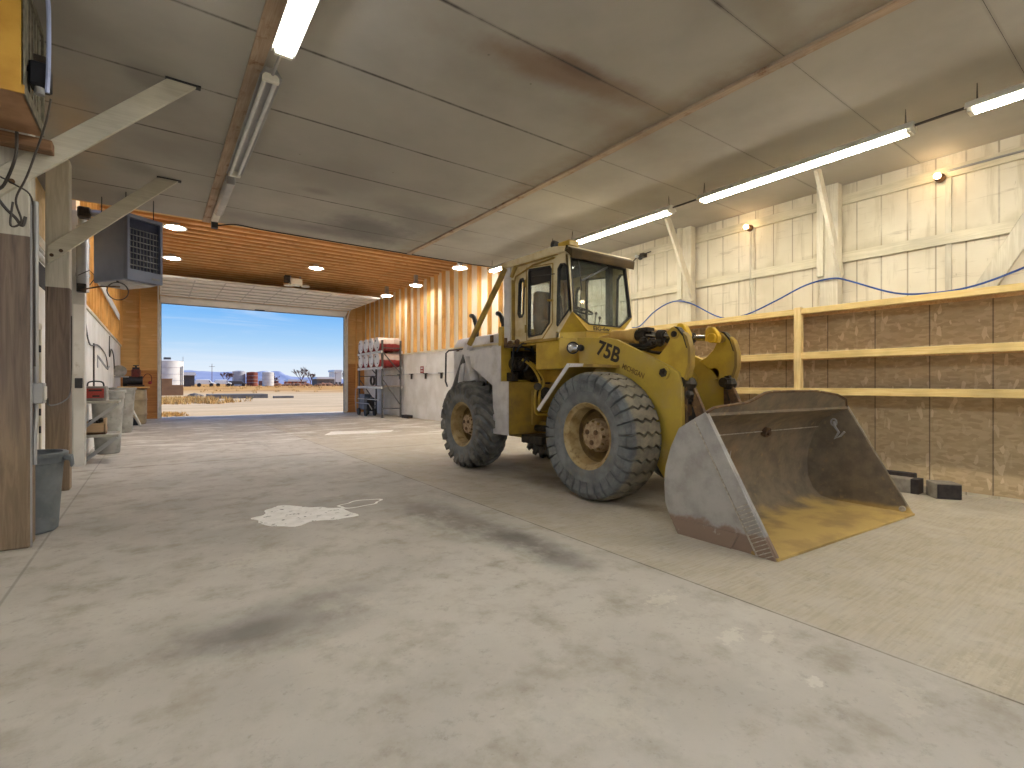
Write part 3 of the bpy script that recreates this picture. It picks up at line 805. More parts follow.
# ------------------------------------------------------------------ shelf along the right wall
SX = 7.85
sh = thing('wall_shelf', 'long three-tier pine and OSB shelf along the right wall', 'shelf', (8.05, 1.2, 0))
for z in (2.53, 1.87, 1.34):
    part(MB().box(SX+.04, XR-.017, -3.9, 7.3, z-.02, z), 'shelf_deck', M['osb_shelf'], sh)
    th = .10 if z < 2 else .085
    y0 = 3.6
    e = MB()
    e.box(SX, SX+.04, -3.9, 3.50, z-th, z).box(SX, SX+.04, 3.60, 7.3, z-th, z)
    part(e, 'front_edge', M['pine_y'], sh, bevel=.004)
    part(MB().box(XR-.055, XR-.017, -3.9, 7.3, z-th, z-.02), 'back_cleat', M['lumber_x'], sh)
part(MB().box(SX-.01, SX+.08, 3.50, 3.60, 1.24, 2.55), 'upright', M['pine_z'], sh, bevel=.004)
part(MB().box(SX, SX+.09, 7.2, 7.3, 0, 2.44), 'upright', M['pine_z'], sh, bevel=.004)
part(MB().box(SX, SX+.09, -3.9, -3.8, 0, 2.44), 'upright', M['pine_z'], sh, bevel=.004)
for y in (-1.5, 1.0, 6.0):
    part(MB().bar((SX+.05,y,1.27),(XR-.03,y,.95),.04,.07), 'bracket', M['pine_z'], sh)

def smooth_path(pts, n=6):
    P = [Vector(p) for p in pts]; out = []
    for i in range(len(P)-1):
        a, b, c, d = P[max(i-1,0)], P[i], P[i+1], P[min(i+2,len(P)-1)]
        for k in range(n):
            t = k/n
            out.append(.5*((2*b)+(c-a)*t+(2*a-5*b+4*c-d)*t*t+(3*b-a-3*c+d)*t**3))
    out.append(P[-1]); return out
h = [(8.05,6.9,2.57),(8.05,6.7,2.59),(8.06,6.33,2.85),(8.07,5.93,2.98),(8.06,5.54,2.9),(8.05,4.93,2.57),(8.05,4.48,2.56),(8.06,3.98,2.73),(8.07,3.53,2.91),(8.07,3.16,2.95),(8.06,2.93,2.87),(8.05,2.4,2.62),(8.05,1.98,2.56),(8.05,1.6,2.59),(8.05,1.18,2.73),(8.07,.7,2.95),(8.07,.3,2.6)]
tag(MB().tube(smooth_path(h), .012, 6).build('air_hose', M['blue_hose']), 'blue air hose looped along the top of the right wall shelf', 'hose')

# blocks on the floor under the shelf
o = thing('concrete_block', 'short block with a dark end face on the floor under the right shelf', 'block', (7.86, 1.86, 0))
m = MB(); m.M = Matrix.Translation((7.88, 1.84, 0)) @ Matrix.Rotation(math.radians(36), 4, 'Z')
part(m.box(-.1, .16, -.13, .13, 0, .19), 'body', M['block_grey'], o, bevel=.008)
m = MB(); m.M = Matrix.Translation((7.88, 1.84, 0)) @ Matrix.Rotation(math.radians(36), 4, 'Z')
part(m.box(-.112, -.1, -.12, .12, .01, .18), 'dark_face', M['block_dark'], o, label='dark stained end face', bevel=.004)
o = thing('timber_offcut', 'pale timber offcut with a dark end lying behind the block by the right wall', 'offcut', (7.93, 2.4, 0))
part(MB().box(7.84, 8.03, 2.16, 2.75, 0, .18), 'body', M['block_grey'], o, bevel=.008)
part(MB().box(7.835, 8.04, 2.09, 2.17, .0, .185), 'dark_end', M['block_dark'], o)
tag(MB().box(8.08, 8.2, 2.2, 3.4, 0, .22).build('floor_timber', M['block_dark'], bevel=.006), 'dark timber lying on the floor against the right wall', 'timber')

# ------------------------------------------------------------------ tube lights
def fixture(x, ya, yb, z, lit, label, chains=True, tubes=2, mat=None, group='tube lights'):
    o = thing('tube_light', label, 'light', (x, (ya+yb)/2, z), group)
    m = MB().prism([(x-.095,z-.005),(x-.05,z+.075),(x+.05,z+.075),(x+.095,z-.005),(x+.085,z-.005),(x+.045,z+.03),(x-.045,z+.03),(x-.085,z-.005)], 'y', ya-.06, yb+.06)
    part(m, 'housing', M['whitemetal'] if lit else M['galv'], o, bevel=.004)
    for i in range(tubes):
        xx = x+(-.045, .045)[i] if tubes == 2 else x
        part(MB().cyl((xx, ya, z-.015), (xx, yb, z-.015), .0195, seg=12), 'tube', mat or (M['tube_on'] if lit else M['tube_off']), o)
    for y in (ya, yb):
        s = 1 if y == yb else -1
        part(MB().box(x-.07, x+.07, min(y, y+.045*s), max(y, y+.045*s), z-.04, z+.035), 'lamp_holder', M['whitemetal'], o, bevel=.006)
    if chains:
        for y in (ya+.02, yb-.02):
            m = MB().tube([(x-.02,y,z+.075),(x,y,CZ-.005)], .004, 5).tube([(x+.02,y,z+.075),(x,y,CZ-.005)], .004, 5)
            part(m, 'chain', M['wire'], o)
    return o
LX = 6.53
rows = [(-6.4,-4.0,'added fill tube in line with the right row, furthest behind the viewpoint'), (-3.45,-1.2,'added fill tube in line with the right row, behind the viewpoint'), (-.72,1.30,'lit tube light cut by the right picture edge'),  # first two are unseen tubes added to brighten the room
        (1.83,4.27,'whole lit tube light hanging in front of the right wall, above the shelf upright'),
        (4.85,7.10,'lit tube light hanging just above the loader cab window'), (7.65,9.9,'lit tube light mostly hidden behind the cab roof')]
for ya, yb, lab in rows:
    fixture(LX, ya, yb, 4.1, True, lab)
for (a, b, lab) in ((1.36,1.77,'thin conduit joining the edge tube light to the long one'), (4.33,4.79,'thin conduit joining the two tube lights above the loader'), (7.16,7.59,'thin conduit between tube lights behind the cab roof')):
    tag(MB().cyl((LX,a,4.14),(LX,b,4.14),.014).build('light_conduit', M['wire']), lab, 'conduit', 'light conduits')
GX = .87
fixture(GX, -3.0, -.6, 4.17, True, 'added fill tube in line with the left row, behind the viewpoint', mat=M['fill_tube_b'])  # this and the next are unseen tubes added for fill light
fixture(GX, -6.2, -3.8, 4.17, True, 'added fill tube in line with the left row, furthest behind the viewpoint', mat=M['fill_tube_b'])
fixture(GX, 2.1, 4.45, 4.17, True, 'lit double tube light at the top of the ceiling, left row', chains=False, mat=M['tube_on_l'])
for bx, bl in ((1.4,'left'), (3.6,'middle'), (5.8,'right')):
    fixture(bx, 10.75, 13.0, 5.27, True, f'added fill tube hidden high in the rear bay just behind the low ceiling edge, {bl} one', mat=M['fill_tube_r'], chains=False, group='added rear bay fill tubes')  # out of sight, added to brighten the rear bay
fixture(GX-.01, 5.0, 7.5, 4.2, False, 'unlit double tube light on the brown batten, middle of the left row', chains=False)
o = thing('tube_light', 'bare galvanized fixture with its tubes missing, far end of the left row', 'light', (.85, 9.1, 4.2), 'tube lights')
part(MB().prism([(.78,4.22),(.80,4.30),(.90,4.30),(.92,4.22),(.88,4.18),(.82,4.18)], 'y', 7.9, 9.5), 'housing', M['galv'], o, bevel=.006)
part(MB().box(.8,.9,9.5,10.15,4.24,4.31), 'ballast_tray', M['whitemetal'], o, bevel=.005)
part(MB().box(.8,.9,10.1,10.2,4.14,4.26), 'lamp_holder', M['darkgrey'], o, bevel=.006)
part(MB().box(.8,.9,7.84,7.9,4.16,4.28), 'lamp_holder', M['galv'], o, bevel=.006)
tag(MB().cyl((GX,4.5,4.22),(GX,4.94,4.22),.014).build('light_conduit', M['galv']), 'thin conduit between the lit and unlit left tube lights', 'conduit', 'light conduits')
tag(MB().tube(smooth_path([(.9,10.15,4.2),(1.2,10.3,4.31),(1.6,10.42,4.33),(2.4,10.45,4.335),(4.0,10.46,4.335),(6.3,10.44,4.33),(7.1,10.3,4.33)]), .011, 6).build('ceiling_cable', M['black']), 'black cable along the far edge of the low ceiling', 'cable')

# wall lamps on the right wall
def wall_lamp(y, z, lit, label):
    o = thing('wall_bulb_lamp', label, 'lamp', (XR-.05, y, z), 'bare bulbs on the right wall')
    part(MB().lathe([(.0,-.0),(.055,0),(.055,-.03),(.03,-.05),(.03,-.085),(0,-.085)], (XR-.045, y, z), 'x', 16), 'socket', M['rust'] if lit else M['darkgrey'], o)
    part(MB().lathe([(.001,0),(.018,-.0),(.034,-.04),(.036,-.06),(.026,-.085),(.001,-.095)], (XR-.13, y, z), 'x', 16), 'bulb', M['bulb_on'] if lit else M['tube_off'], o)
    if not lit:
        part(MB().box(XR-.16, XR-.045, y-.16, y-.06, z-.03, z+.05).tube([(XR-.1,y+.2,z-.08),(XR-.12,y,z+.02),(XR-.1,y-.3,z+.05)], .012, 5), 'bracket', M['grease'], o)
wall_lamp(1.97, 4.06, True, 'glowing bare bulb high on the right wall near the picture edge')
wall_lamp(4.50, 4.06, True, 'glowing bare bulb high on the wall between the two white posts')
wall_lamp(6.85, 4.05, False, 'unlit dark wall lamp right of the loader cab roof')
tag(MB().cyl((XR-.055,-3,4.13),(XR-.055,1.9,4.13),.014).build('wall_conduit', M['galv']), 'conduit along the top of the right wall to the nearest bulb', 'conduit', 'wall conduits')
tag(MB().cyl((XR-.055,4.5,4.0),(XR-.055,4.5,2.6),.012).build('wall_conduit', M['white_wood']), 'thin white conduit dropping from the bulb between the posts', 'conduit', 'wall conduits')

# round lights under the high joists
def dome(x, y, z, label):
    o = thing('dome_light', label, 'light', (x, y, z), 'round lights under the joists')
    part(MB().box(x-.06, x+.06, y-.06, y+.06, z+.1, RZ-.24).cyl((x,y,z+.06),(x,y,z+.12),.10), 'mount', M['galv'], o)
    part(MB().lathe([(.06,.1),(.24,.045),(.26,.02),(.26,0),(.24,.0),(.06,.075)], (x,y,z), 'z', 24, closed=True), 'reflector', M['whitemetal'], o)
    part(MB().lathe([(.001,-.03),(.12,-.015),(.2,.012),(.2,.03),(.001,.04)], (x,y,z), 'z', 24), 'lens', M['dome_on'], o)
dome(.41, 15.0, 5.3, 'round joist light beside the grey heater, nearer one')
dome(.43, 18.6, 5.28, 'round joist light beside the grey heater, further one')
dome(4.4, 17.4, 5.28, 'round joist light in the middle of the orange joists')
dome(7.6, 13.3, 4.95, 'round joist light at the top of the right stud wall where the low ceiling ends')
dome(7.8, 16.9, 5.02, 'round joist light in front of the right stud wall, middle one')
dome(7.75, 19.6, 5.02, 'round joist light next to the right end of the raised door')
o = thing('door_opener', 'white door opener unit under the joists above the raised door', 'opener', (4.2, 19.75, 5.1))
part(MB().box(4.05, 4.45, 19.5, 20.0, 5.08, 5.3), 'motor_case', M['whitemetal'], o, bevel=.015)
part(MB().box(3.86, 4.04, 19.6, 19.8, 5.15, 5.4), 'gear_case', M['grease'], o, bevel=.01)
part(MB().lathe([(.001,0),(.14,.0),(.16,.03),(.1,.07)], (4.6,19.7,5.05), 'z', 18).lathe([(.001,0),(.14,.0),(.16,.03),(.1,.07)], (4.0,19.7,5.02), 'z', 18), 'lamp_cover', M['whitemetal'], o)
part(MB().box(4.06,4.1,19.7,19.75,5.3,5.42).box(4.4,4.44,19.7,19.75,5.3,5.42), 'hanger', M['galv'], o)

# ------------------------------------------------------------------ unit heater
ang = math.atan2(.591, .892)
A = Vector((-.345, 9.5, 0))
o = thing('unit_heater', 'slate grey louvred unit heater hanging from the ceiling near the left wall', 'heater', (A.x, A.y, 2.98), None, ang)
def loc_mb():
    m = MB(); m.M = Matrix.Translation((A.x, A.y, 0)) @ Matrix.Rotation(ang, 4, 'Z'); return m
W, D, Z0, Z1 = .53, .8, 2.99, 4.0
part(loc_mb().box(0, W, .06, D, Z0, Z1), 'casing', M['heater'], o, bevel=.012)
fr = loc_mb().prism([(0,Z0),(W,Z0),(W,Z1),(0,Z1)], 'y', -.01, .06, holes=[[(.035,Z0+.17),(W-.035,Z0+.17),(W-.035,Z1-.06),(.035,Z1-.06)]])
part(fr, 'front_frame', M['heater'], o, bevel=.004)
part(loc_mb().box(.03, W-.03, .05, .062, Z0+.165, Z1-.055), 'exchanger', M['heater_dark'], o)
m = loc_mb()
for k in range(9): m.box(.06+.05*k, .064+.05*k+.008, .035, .05, Z0+.18, Z1-.2)
part(m, 'exchanger_tubes', M['heater_slat'], o)
for k in range(7):
    z = Z0+.22+k*.092
    m = loc_mb().prism([(-.015,z),(.05,z+.028),(.05,z+.036),(-.015,z+.008)], 'x', .035, W-.06)
    part(m, 'louvre', M['heater_slat'], o)
part(loc_mb().box(.36, .48, -.014, -.009, Z0+.05, Z0+.085), 'name_strip', M['heater_slat'], o, label='small pale strip on the lower front rail')
for lx, ly in ((.06,.12), (W-.06,.12), (.06,.7), (W-.06,.7)):
    part(loc_mb().cyl((lx,ly,Z1-.01),(lx,ly,CZ-.002),.007, seg=6), 'hanger_rod', M['darkgrey'], o)
part(loc_mb().prism([(.02,Z0),(W-.02,Z0),(W-.1,Z0-.04),(.1,Z0-.04)], 'y', .1, D-.05), 'bottom_pan', M['galv'], o)
lp = [(A.x-.12+.13*math.cos(t), 9.75, 2.83+.135*math.sin(t)) for t in [PI/2+2*PI*i/20 for i in range(20)]]
tag(MB().tube(lp, .008, 6, closed=True).tube([(A.x-.12,9.75,2.965),(A.x-.12,9.75,2.995)], .02, 8).build('cable_loop', M['wire']), 'black loop of cable hanging under the grey heater', 'cable')
tag(MB().tube([(-.98,10.75,2.95),(-.7,10.2,2.95),(-.45,9.95,2.93)], .012, 6).build('gas_pipe', M['rust']), 'thin rusty pipe running to the underside of the grey heater', 'pipe')
# flue and foam-covered pipe beside it
o = thing('vent_pipe', 'grey vent pipe with a dark cap between the second left post and the heater', 'pipe', (-.98, 10.95, 2.9))
px_, py_ = -.985, 10.98
part(MB().cyl((px_,py_,2.95),(px_,py_,4.05),.085, seg=16), 'pipe', M['galv'], o)
part(MB().tube(smooth_path([(px_,py_,4.05),(px_+.01,py_-.05,4.2),(px_+.1,py_-.15,4.25),(px_+.35,py_-.4,4.2)]), .06, 12), 'elbow', M['galv'], o)
part(MB().box(px_-.05,px_+.12,py_-.26,py_-.1,4.14,4.32), 'draft_cap', M['grease'], o, bevel=.02)
for z in (3.2, 3.7): part(MB().cyl((px_,py_,z),(px_,py_,z+.05),.095), 'pipe_clamp', M['galv'], o)
part(MB().box(px_-.06,px_+.06,py_-.2,py_-.08,2.92,3.06).cyl((px_,py_-.22,3.0),(px_,py_-.18,3.0),.05).tube([(px_-.05,py_-.12,3.2),(px_+.1,py_-.14,3.3),(px_+.18,py_-.12,3.2),(px_+.1,py_-.14,3.05)],.008,6), 'valve', M['grease'], o, bevel=.01)
# ------------------------------------------------------------------ cooler, top left
o = thing('evaporative_cooler', 'golden-sided evaporative cooler box on a bearer at the top left corner', 'cooler', (-.95, 5.2, 3.45))
CX0, CX1, CY0, CY1 = -1.36, -.75, 4.84, 5.62
part(MB().box(CX0, CX1, CY0, CY0+.03, 3.47, 4.3), 'golden_side', M['cooler_yellow'], o, label='golden yellow side panel', bevel=.004)
part(MB().box(CX0, CX1, CY0+.03, CY1, 3.45, 3.52), 'pan', M['cooler_pan'], o, bevel=.006)
part(MB().box(CX0, CX1-.04, CY0+.05, CY1, 3.52, 4.3), 'inner_case', M['darkgrey'], o)
gm = MB()
for k in range(6): gm.box(CX1-.035, CX1-.01, CY0+.06+k*.11, CY0+.12+k*.11, 3.52, 4.3)
part(gm, 'grille_slats', M['grille'], o)
part(MB().prism([(CY0+.0,3.45),(CY1,3.45),(CY1,4.3),(CY0,4.3)], 'x', CX1-.012, CX1+.005, holes=[[(CY0+.07,3.53),(CY1-.05,3.53),(CY1-.05,4.25),(CY0+.07,4.25)]]), 'grille_frame', M['grille'], o)
part(MB().box(CX0,CX1+.005,CY0-.012,CY0+.0,3.44,3.50), 'bottom_rail', M['cooler_yellow'], o)
mo = part(MB().box(-.745,-.63,4.95,5.10,3.58,3.76), 'motor', M['engine_black'], o, bevel=.015)
part(MB().box(-.72,-.65,4.97,5.08,3.76,3.81), 'terminal_box', M['grease'], mo)
part(MB().cyl((-.69,5.0,3.53),(-.69,5.0,3.58),.03), 'motor_shaft', M['galv'], mo)
part(MB().tube([(-.76,5.0,3.70),(-.74,5.02,3.72)], .02, 6), 'motor_bracket', M['darkgrey'], o)
tag(MB().tube(smooth_path([(-.66,4.92,4.34),(-.635,4.92,4.2),(-.63,4.92,4.0),(-.632,4.92,3.7),(-.64,4.93,3.53)]), .014, 8).build('water_hose', M['pale_blue']), 'pale blue hose hanging down the side of the golden cooler', 'hose')
tag(MB().box(-1.37,-.70,5.62,5.75,3.35,3.44).build('bearer_beam', M['lumber_red'], bevel=.006), 'reddish wooden bearer under the golden cooler', 'beam')
w = MB()
w.tube(smooth_path([(-.64,5.09,3.56),(-.69,5.2,3.38),(-.82,5.42,3.05),(-.93,5.7,2.92),(-.9,5.72,2.75),(-.96,5.7,2.7),(-.95,5.72,2.9)]), .008, 5)
w.tube(smooth_path([(-.9,5.55,3.42),(-.9,5.5,3.2),(-.98,5.6,3.0),(-1.05,5.7,2.95),(-1.0,5.74,2.85),(-.94,5.75,2.78),(-.9,5.75,2.72),(-.88,5.75,2.8)]), .012, 6)
w.tube(smooth_path([(-1.1,5.7,3.12),(-.95,5.76,3.06),(-.85,5.79,2.98),(-.84,5.8,2.7),(-.835,5.82,2.2),(-.835,5.825,1.55)]), .007, 5)
tag(w.build('wire_bundle', M['wire']), 'dark wires hanging from the cooler down to the nearest left post', 'wires')
o = thing('junction_box', 'grey metal junction box with conduit on the nearest left post', 'electrical box', (-.84, 5.82, 1.2))
part(MB().box(-.868,-.79,5.90,6.04,1.23,1.41), 'box_body', M['galv'], o, bevel=.005)
part(MB().box(-.79,-.782,5.915,6.025,1.26,1.38), 'switch_plate', M['whitemetal'], o, bevel=.002)
part(MB().cyl((-.848,5.98,1.4),(-.848,5.98,3.0),.018).tube([(-.848,5.98,1.24),(-.848,5.98,1.1),(-.85,5.92,.95),(-.85,5.92,.7)], .018, 8), 'conduit', M['galv'], o)
part(MB().box(-.868,-.858,5.86,5.89,0,3.0), 'edge_strip', M['galv'], o)
tag(MB().tube(smooth_path([(-.775,6.0,1.27),(-.80,6.3,1.2),(-.85,7.6,1.2),(-.895,8.6,1.3),(-.895,8.72,1.7),(-.895,8.72,2.3)]), .007, 5).build('power_cord', M['wire']), 'thin cord sagging from the junction box to the second left post', 'cord')

# ------------------------------------------------------------------ grey trash can by the nearest post
def can(cx, cy, rb, rt, h, name, mat, label, cat, group=None, handles=True):
    o = thing(name, label, cat, (cx, cy, 0), group)
    t = .012
    prof = [(.001,.0),(rb-.02,0),(rb,.02),(rb+(rt-rb)*.86,h*.86),(rt*1.01,h*.87),(rt,h*.96),(rt-t,h*.96),(rb-t+.002,.03),(.001,.03)]
    part(MB().lathe(prof, (cx,cy,0), 'z', 32), 'body', mat, o)
    part(MB().lathe([(rt-.01,h*.95),(rt+.028,h*.95),(rt+.032,h*.99),(rt+.02,h),(rt-.012,h)], (cx,cy,0), 'z', 32, closed=True), 'rim', mat, o)
    if handles:
        for s in (-1, 1):
            m = MB().prism([(cx+s*(rt+.0),h*.95),(cx+s*(rt+.055),h*.94),(cx+s*(rt+.065),h*.80),(cx+s*(rt+.05),h*.79),(cx+s*(rt+.04),h*.88),(cx+s*(rt-.01),h*.90)], 'y', cy-.075, cy+.075)
            part(m, 'handle', mat, o, bevel=.006)
    return o
can(-.965, 6.48, .205, .25, .75, 'trash_can', M['bin_grey'], 'round grey trash can on the floor beside the nearest left post', 'trash can')

# ------------------------------------------------------------------ left wall, rear bay
o = thing('bracket_shelf', 'two-tier grey board shelf on slanting brackets beyond the white left post', 'shelf', (-.8, 11.680, .5))
for z in (1.1, .5):
    part(MB().box(-1.08, -.53, 11.380, 12.080, z-.045, z), 'board', plain('weathered_shelf_board', (176,172,162), (150,146,136), .8, 0, 4), o, bevel=.004)
    for y in (11.410, 12.030):
        part(MB().bar((-.56,y,z-.06),(-1.07,y,z-.52),.035,.05), 'bracket_arm', M['galv'], o)
        part(MB().box(-1.1,-1.06,y-.02,y+.02,z-.56,z-.02), 'bracket_leg', M['galv'], o)
o = thing('battery_charger', 'grey battery charger with a red label and carrying handle on the upper bracket shelf', 'battery charger', (-.85, 11.580, 1.1))
part(MB().box(-1.02,-.70,11.460,11.780,1.1,1.36), 'case', M['case_grey'], o, bevel=.012)
part(MB().box(-.98,-.74,11.452,11.460,1.15,1.32), 'front_label', M['redlabel'], o, label='red front panel')
part(MB().box(-.95,-.77,11.448,11.453,1.27,1.30).box(-.9,-.8,11.448,11.453,1.17,1.2), 'dial', M['block_dark'], o)
part(MB().tube(smooth_path([(-.98,11.600,1.36),(-.96,11.600,1.43),(-.86,11.600,1.45),(-.77,11.600,1.43),(-.75,11.600,1.36)]), .013, 6), 'handle', M['darkgrey'], o)
o = thing('tool_crate', 'dark wooden crate of oddments on the lower bracket shelf', 'crate', (-.85, 11.680, .5))
part(MB().box(-1.03,-.72,11.480,11.880,.5,.54).box(-1.03,-1.0,11.480,11.880,.5,.72).box(-.75,-.72,11.480,11.880,.5,.78).box(-1.03,-.72,11.480,11.510,.5,.70).box(-1.03,-.72,11.850,11.880,.5,.72), 'crate_body', M['osb_shelf'], o, bevel=.004)
m = MB()
for i in range(9):
    m.ball((random.uniform(-.96,-.79), random.uniform(11.560,11.780), random.uniform(.6,.78)), random.uniform(.04,.07), 8)
part(m, 'contents', M['grease'], o); bpy.data.objects[o.children[-1].name]['kind'] = 'stuff'
can(-.775, 12.9, .20, .27, 1.28, 'tall_bin', M['bin_light'], 'tall pale grey bin directly behind the bracket shelf', 'bin', 'tall grey bins', False)
can(-.755, 18.2, .22, .29, 1.3, 'tall_bin', M['bin_light'], 'tall pale grey bin between the nearer bin and the tan barrel', 'bin', 'tall grey bins', False)
o = thing('barrel', 'tan plastic barrel near the left door jamb with a pump engine on its lid', 'barrel', (-.6, 21.8, 0))
part(MB().lathe([(.001,0),(.33,0),(.36,.04),(.365,.3),(.385,.34),(.37,.38),(.37,.82),(.39,.86),(.37,.9),(.36,1.18),(.33,1.22),(.001,1.22)], (-.6,21.8,0), 'z', 32), 'body', M['barrel_tan'], o)
part(MB().lathe([(.001,1.22),(.39,1.22),(.39,1.25),(.001,1.26)], (-.6,21.8,0), 'z', 32), 'lid', M['rust'], o)
tag(MB().box(-1.05,-.15,21.5,22.1,1.262,1.31).build('plank', M['ply'], bevel=.004), 'short plywood board lying on top of the tan barrel', 'board')
o = thing('pump_engine', 'small black and dark red engine standing on the tan barrel by the door', 'engine', (-.57, 21.8, 1.312))
part(MB().box(-.82,-.3,21.65,21.95,1.312,1.36), 'base_frame', M['engine_black'], o)
part(MB().cyl((-.8,21.8,1.52),(-.35,21.8,1.52),.155, seg=18), 'crankcase', M['engine_black'], o)
m = MB()
for k in range(7): m.box(-.68,-.40,21.68,21.92,1.66+k*.035,1.68+k*.035)
m.box(-.65,-.43,21.71,21.89,1.62,1.92)
part(m, 'cylinder_fins', M['engine_red'], o)
part(MB().box(-.64,-.44,21.7,21.9,1.92,1.98).cyl((-.54,21.8,1.98),(-.54,21.8,2.03),.03).cyl((-.54,21.8,2.03),(-.54,21.8,2.06),.09), 'fuel_cap', M['engine_black'], o)
part(MB().cyl((-.9,21.8,1.48),(-.78,21.8,1.48),.17, seg=18), 'flywheel_cover', M['engine_black'], o)
part(MB().tube(smooth_path([(-.38,21.75,1.55),(-.25,21.7,1.75),(-.12,21.7,1.7),(-.1,21.72,1.5),(-.2,21.7,1.4)]), .012, 5), 'cable', M['engine_red'], o)
part(MB().ball((-.14,21.7,1.45),.06), 'bulb_grip', M['red'], o)
tag(MB().bar((-.72,20.9,.80),(-.38,20.5,.02),.05,.05).build('leaning_bar', M['rack_white'], bevel=.004), 'pale bar leaning against the tan barrel', 'bar')
tag(MB().prism([(-.85,.0),(-.45,.0),(-.72,.55),(-.85,.6)], 'y', 21.0, 21.25).build('rubber_flap', M['engine_black'], bevel=.01), 'dark triangular flap standing beside the leaning bar', 'flap')
o = thing('wall_reel', 'small grey hose reel bracket on the left wall above the tan barrel', 'reel', (-1.0, 21.0, 1.55))
part(MB().box(XL+.02,-.72,20.8,21.1,1.62,1.66), 'arm_plate', M['galv'], o)
part(MB().cyl((-.95,20.7,1.83),(-.95,21.1,1.83),.14).cyl((-.95,20.68,1.83),(-.95,20.72,1.83),.19).cyl((-.95,21.08,1.83),(-.95,21.12,1.83),.19), 'drum', M['case_grey'], o)
tag(MB().tube(smooth_path([(XL+.03,12.3,2.95),(XL+.035,12.5,2.5),(XL+.04,13.2,2.2),(XL+.04,15.0,2.3),(XL+.04,17.2,2.15),(XL+.04,17.8,1.8)]), .014, 6).tube([(XL+.035,14.0,2.28),(XL+.035,14.0,1.2)], .018, 6).build('wall_cable', M['wire']), 'black cable looping along the top of the white left wall panels', 'cable', 'left wall cables')
tag(MB().tube(smooth_path([(XL+.03,18.6,2.8),(XL+.035,18.6,2.2),(XL+.04,19.2,2.45),(XL+.04,20.2,2.3),(XL+.04,20.6,1.9)]), .016, 6).build('wall_cable', M['wire']), 'short black cable hanging on the left wall near the hose reel', 'cable', 'left wall cables')
o = thing('wall_hook', 'grey angled hook bracket on the white left wall above the battery charger', 'hook', (-1.0, 15, 1.8))
part(MB().box(XL+.02,XL+.035,14.96,15.04,1.78,2.08), 'plate', M['galv'], o)
part(MB().bar((XL+.03,15,2.05),(XL+.2,15,1.75),.03,.04).bar((XL+.2,15,1.75),(XL+.24,15,1.82),.03,.03), 'hook_arm', M['galv'], o)
tag(MB().bar((XL+.14,13.0,3.62),(XL+.14,21.0,3.62),.03,.2).build('hung_board', M['rack_white'], bevel=.004), 'long white board fixed across the left studs', 'board')

# ------------------------------------------------------------------ drum rack at the far right
o = thing('drum_rack', 'grey pallet rack with white beams holding eight drums in the far right corner', 'rack', (8.05, 21, 0))
RY0, RY1, RX0, RX1 = 19.75, 22.6, 7.62, 8.42
for y in (RY0, RY1):
    for x in (RX0, RX1):
        lg = part(MB().box(x-.035,x+.035,y-.035,y+.035,.012,3.22), 'upright', M['steel_leg'], o, bevel=.006)
        part(MB().box(x-.07,x+.07,y-.07,y+.07,0,.012), 'foot_plate', M['steel_leg'], lg)
    m = MB()
    for z in (.38, 1.75, 2.9): m.bar((RX0,y,z),(RX1,y,z),.03,.04)
    m.bar((RX0,y,1.62),(RX1,y,.5),.03,.04).bar((RX0,y,2.75),(RX1,y,1.85),.03,.04)
    part(m, 'end_bracing', M['steel_leg'], o)
for z in (2.78, 2.12, 1.3):
    for x in (RX0-.04, RX1+.04):
        part(MB().box(x-.025,x+.025,RY0-.05,RY1+.05,z-.1,z), 'beam', M['rack_white'], o, bevel=.004)
part(MB().box(RX0,RX1+.12,RY0,RY1,1.3,1.325), 'shelf_board', M['osb_shelf'], o)
part(MB().box(RX0-.1,RX0-.04,RY0+.1,RY1-.05,.72,.76), 'lower_rail', M['galv'], o)
proto = None
tier = ('upper', 'lower')
placew = ('nearest the stud wall end of', 'second along', 'third along', 'furthest along')
names4 = ('first', 'second', 'third', 'last')
for ti, z in enumerate((2.78, 2.12)):
    for k in range(4):
        y = RY0+.33+k*.66
        r = .285; zc = z+r
        lab = f'white-headed drum on the {tier[ti]} tier of the rack, {names4[k]} from the loader'
        if proto is None:
            d = thing('drum', lab, 'drum', (7.97, y, z), 'drums on the rack')
            L0, L1 = -.47, .47; c = (7.97, y, zc)
            part(MB().lathe([(r-.012,L0+.01),(r,L0),(r,-.17),(r+.01,-.155),(r,-.14),(r,.14),(r+.01,.155),(r,.17),(r,L1),(r-.012,L1)], c, 'x', 28, cap=True), 'body', M['drum_body'] if 'drum_body' in M else M['drum_pale'], d)
            part(MB().lathe([(.001,L0+.005),(r-.02,L0+.005),(r-.015,L0-.006),(r+.004,L0-.006),(r+.004,L0+.012)], c, 'x', 28), 'head', M['drum_head'], d, label='white drum head')
            part(MB().cyl((7.97+L0-.004,y+.1,zc+.14),(7.97+L0-.02,y+.1,zc+.14),.035, seg=10), 'bung', M['darkgrey'], d)
            part(MB().cyl((7.97+L0-.004,y-.12,zc-.15),(7.97+L0-.02,y-.12,zc-.15),.02, seg=10), 'bung', M['darkgrey'], d)
            proto = d
        else:
            d = proto.copy(); COL.objects.link(d); d.location = (7.97, y, z); d['label'] = lab
            for ch in list(proto.children):
                c2 = ch.copy(); COL.objects.link(c2); c2.parent = d
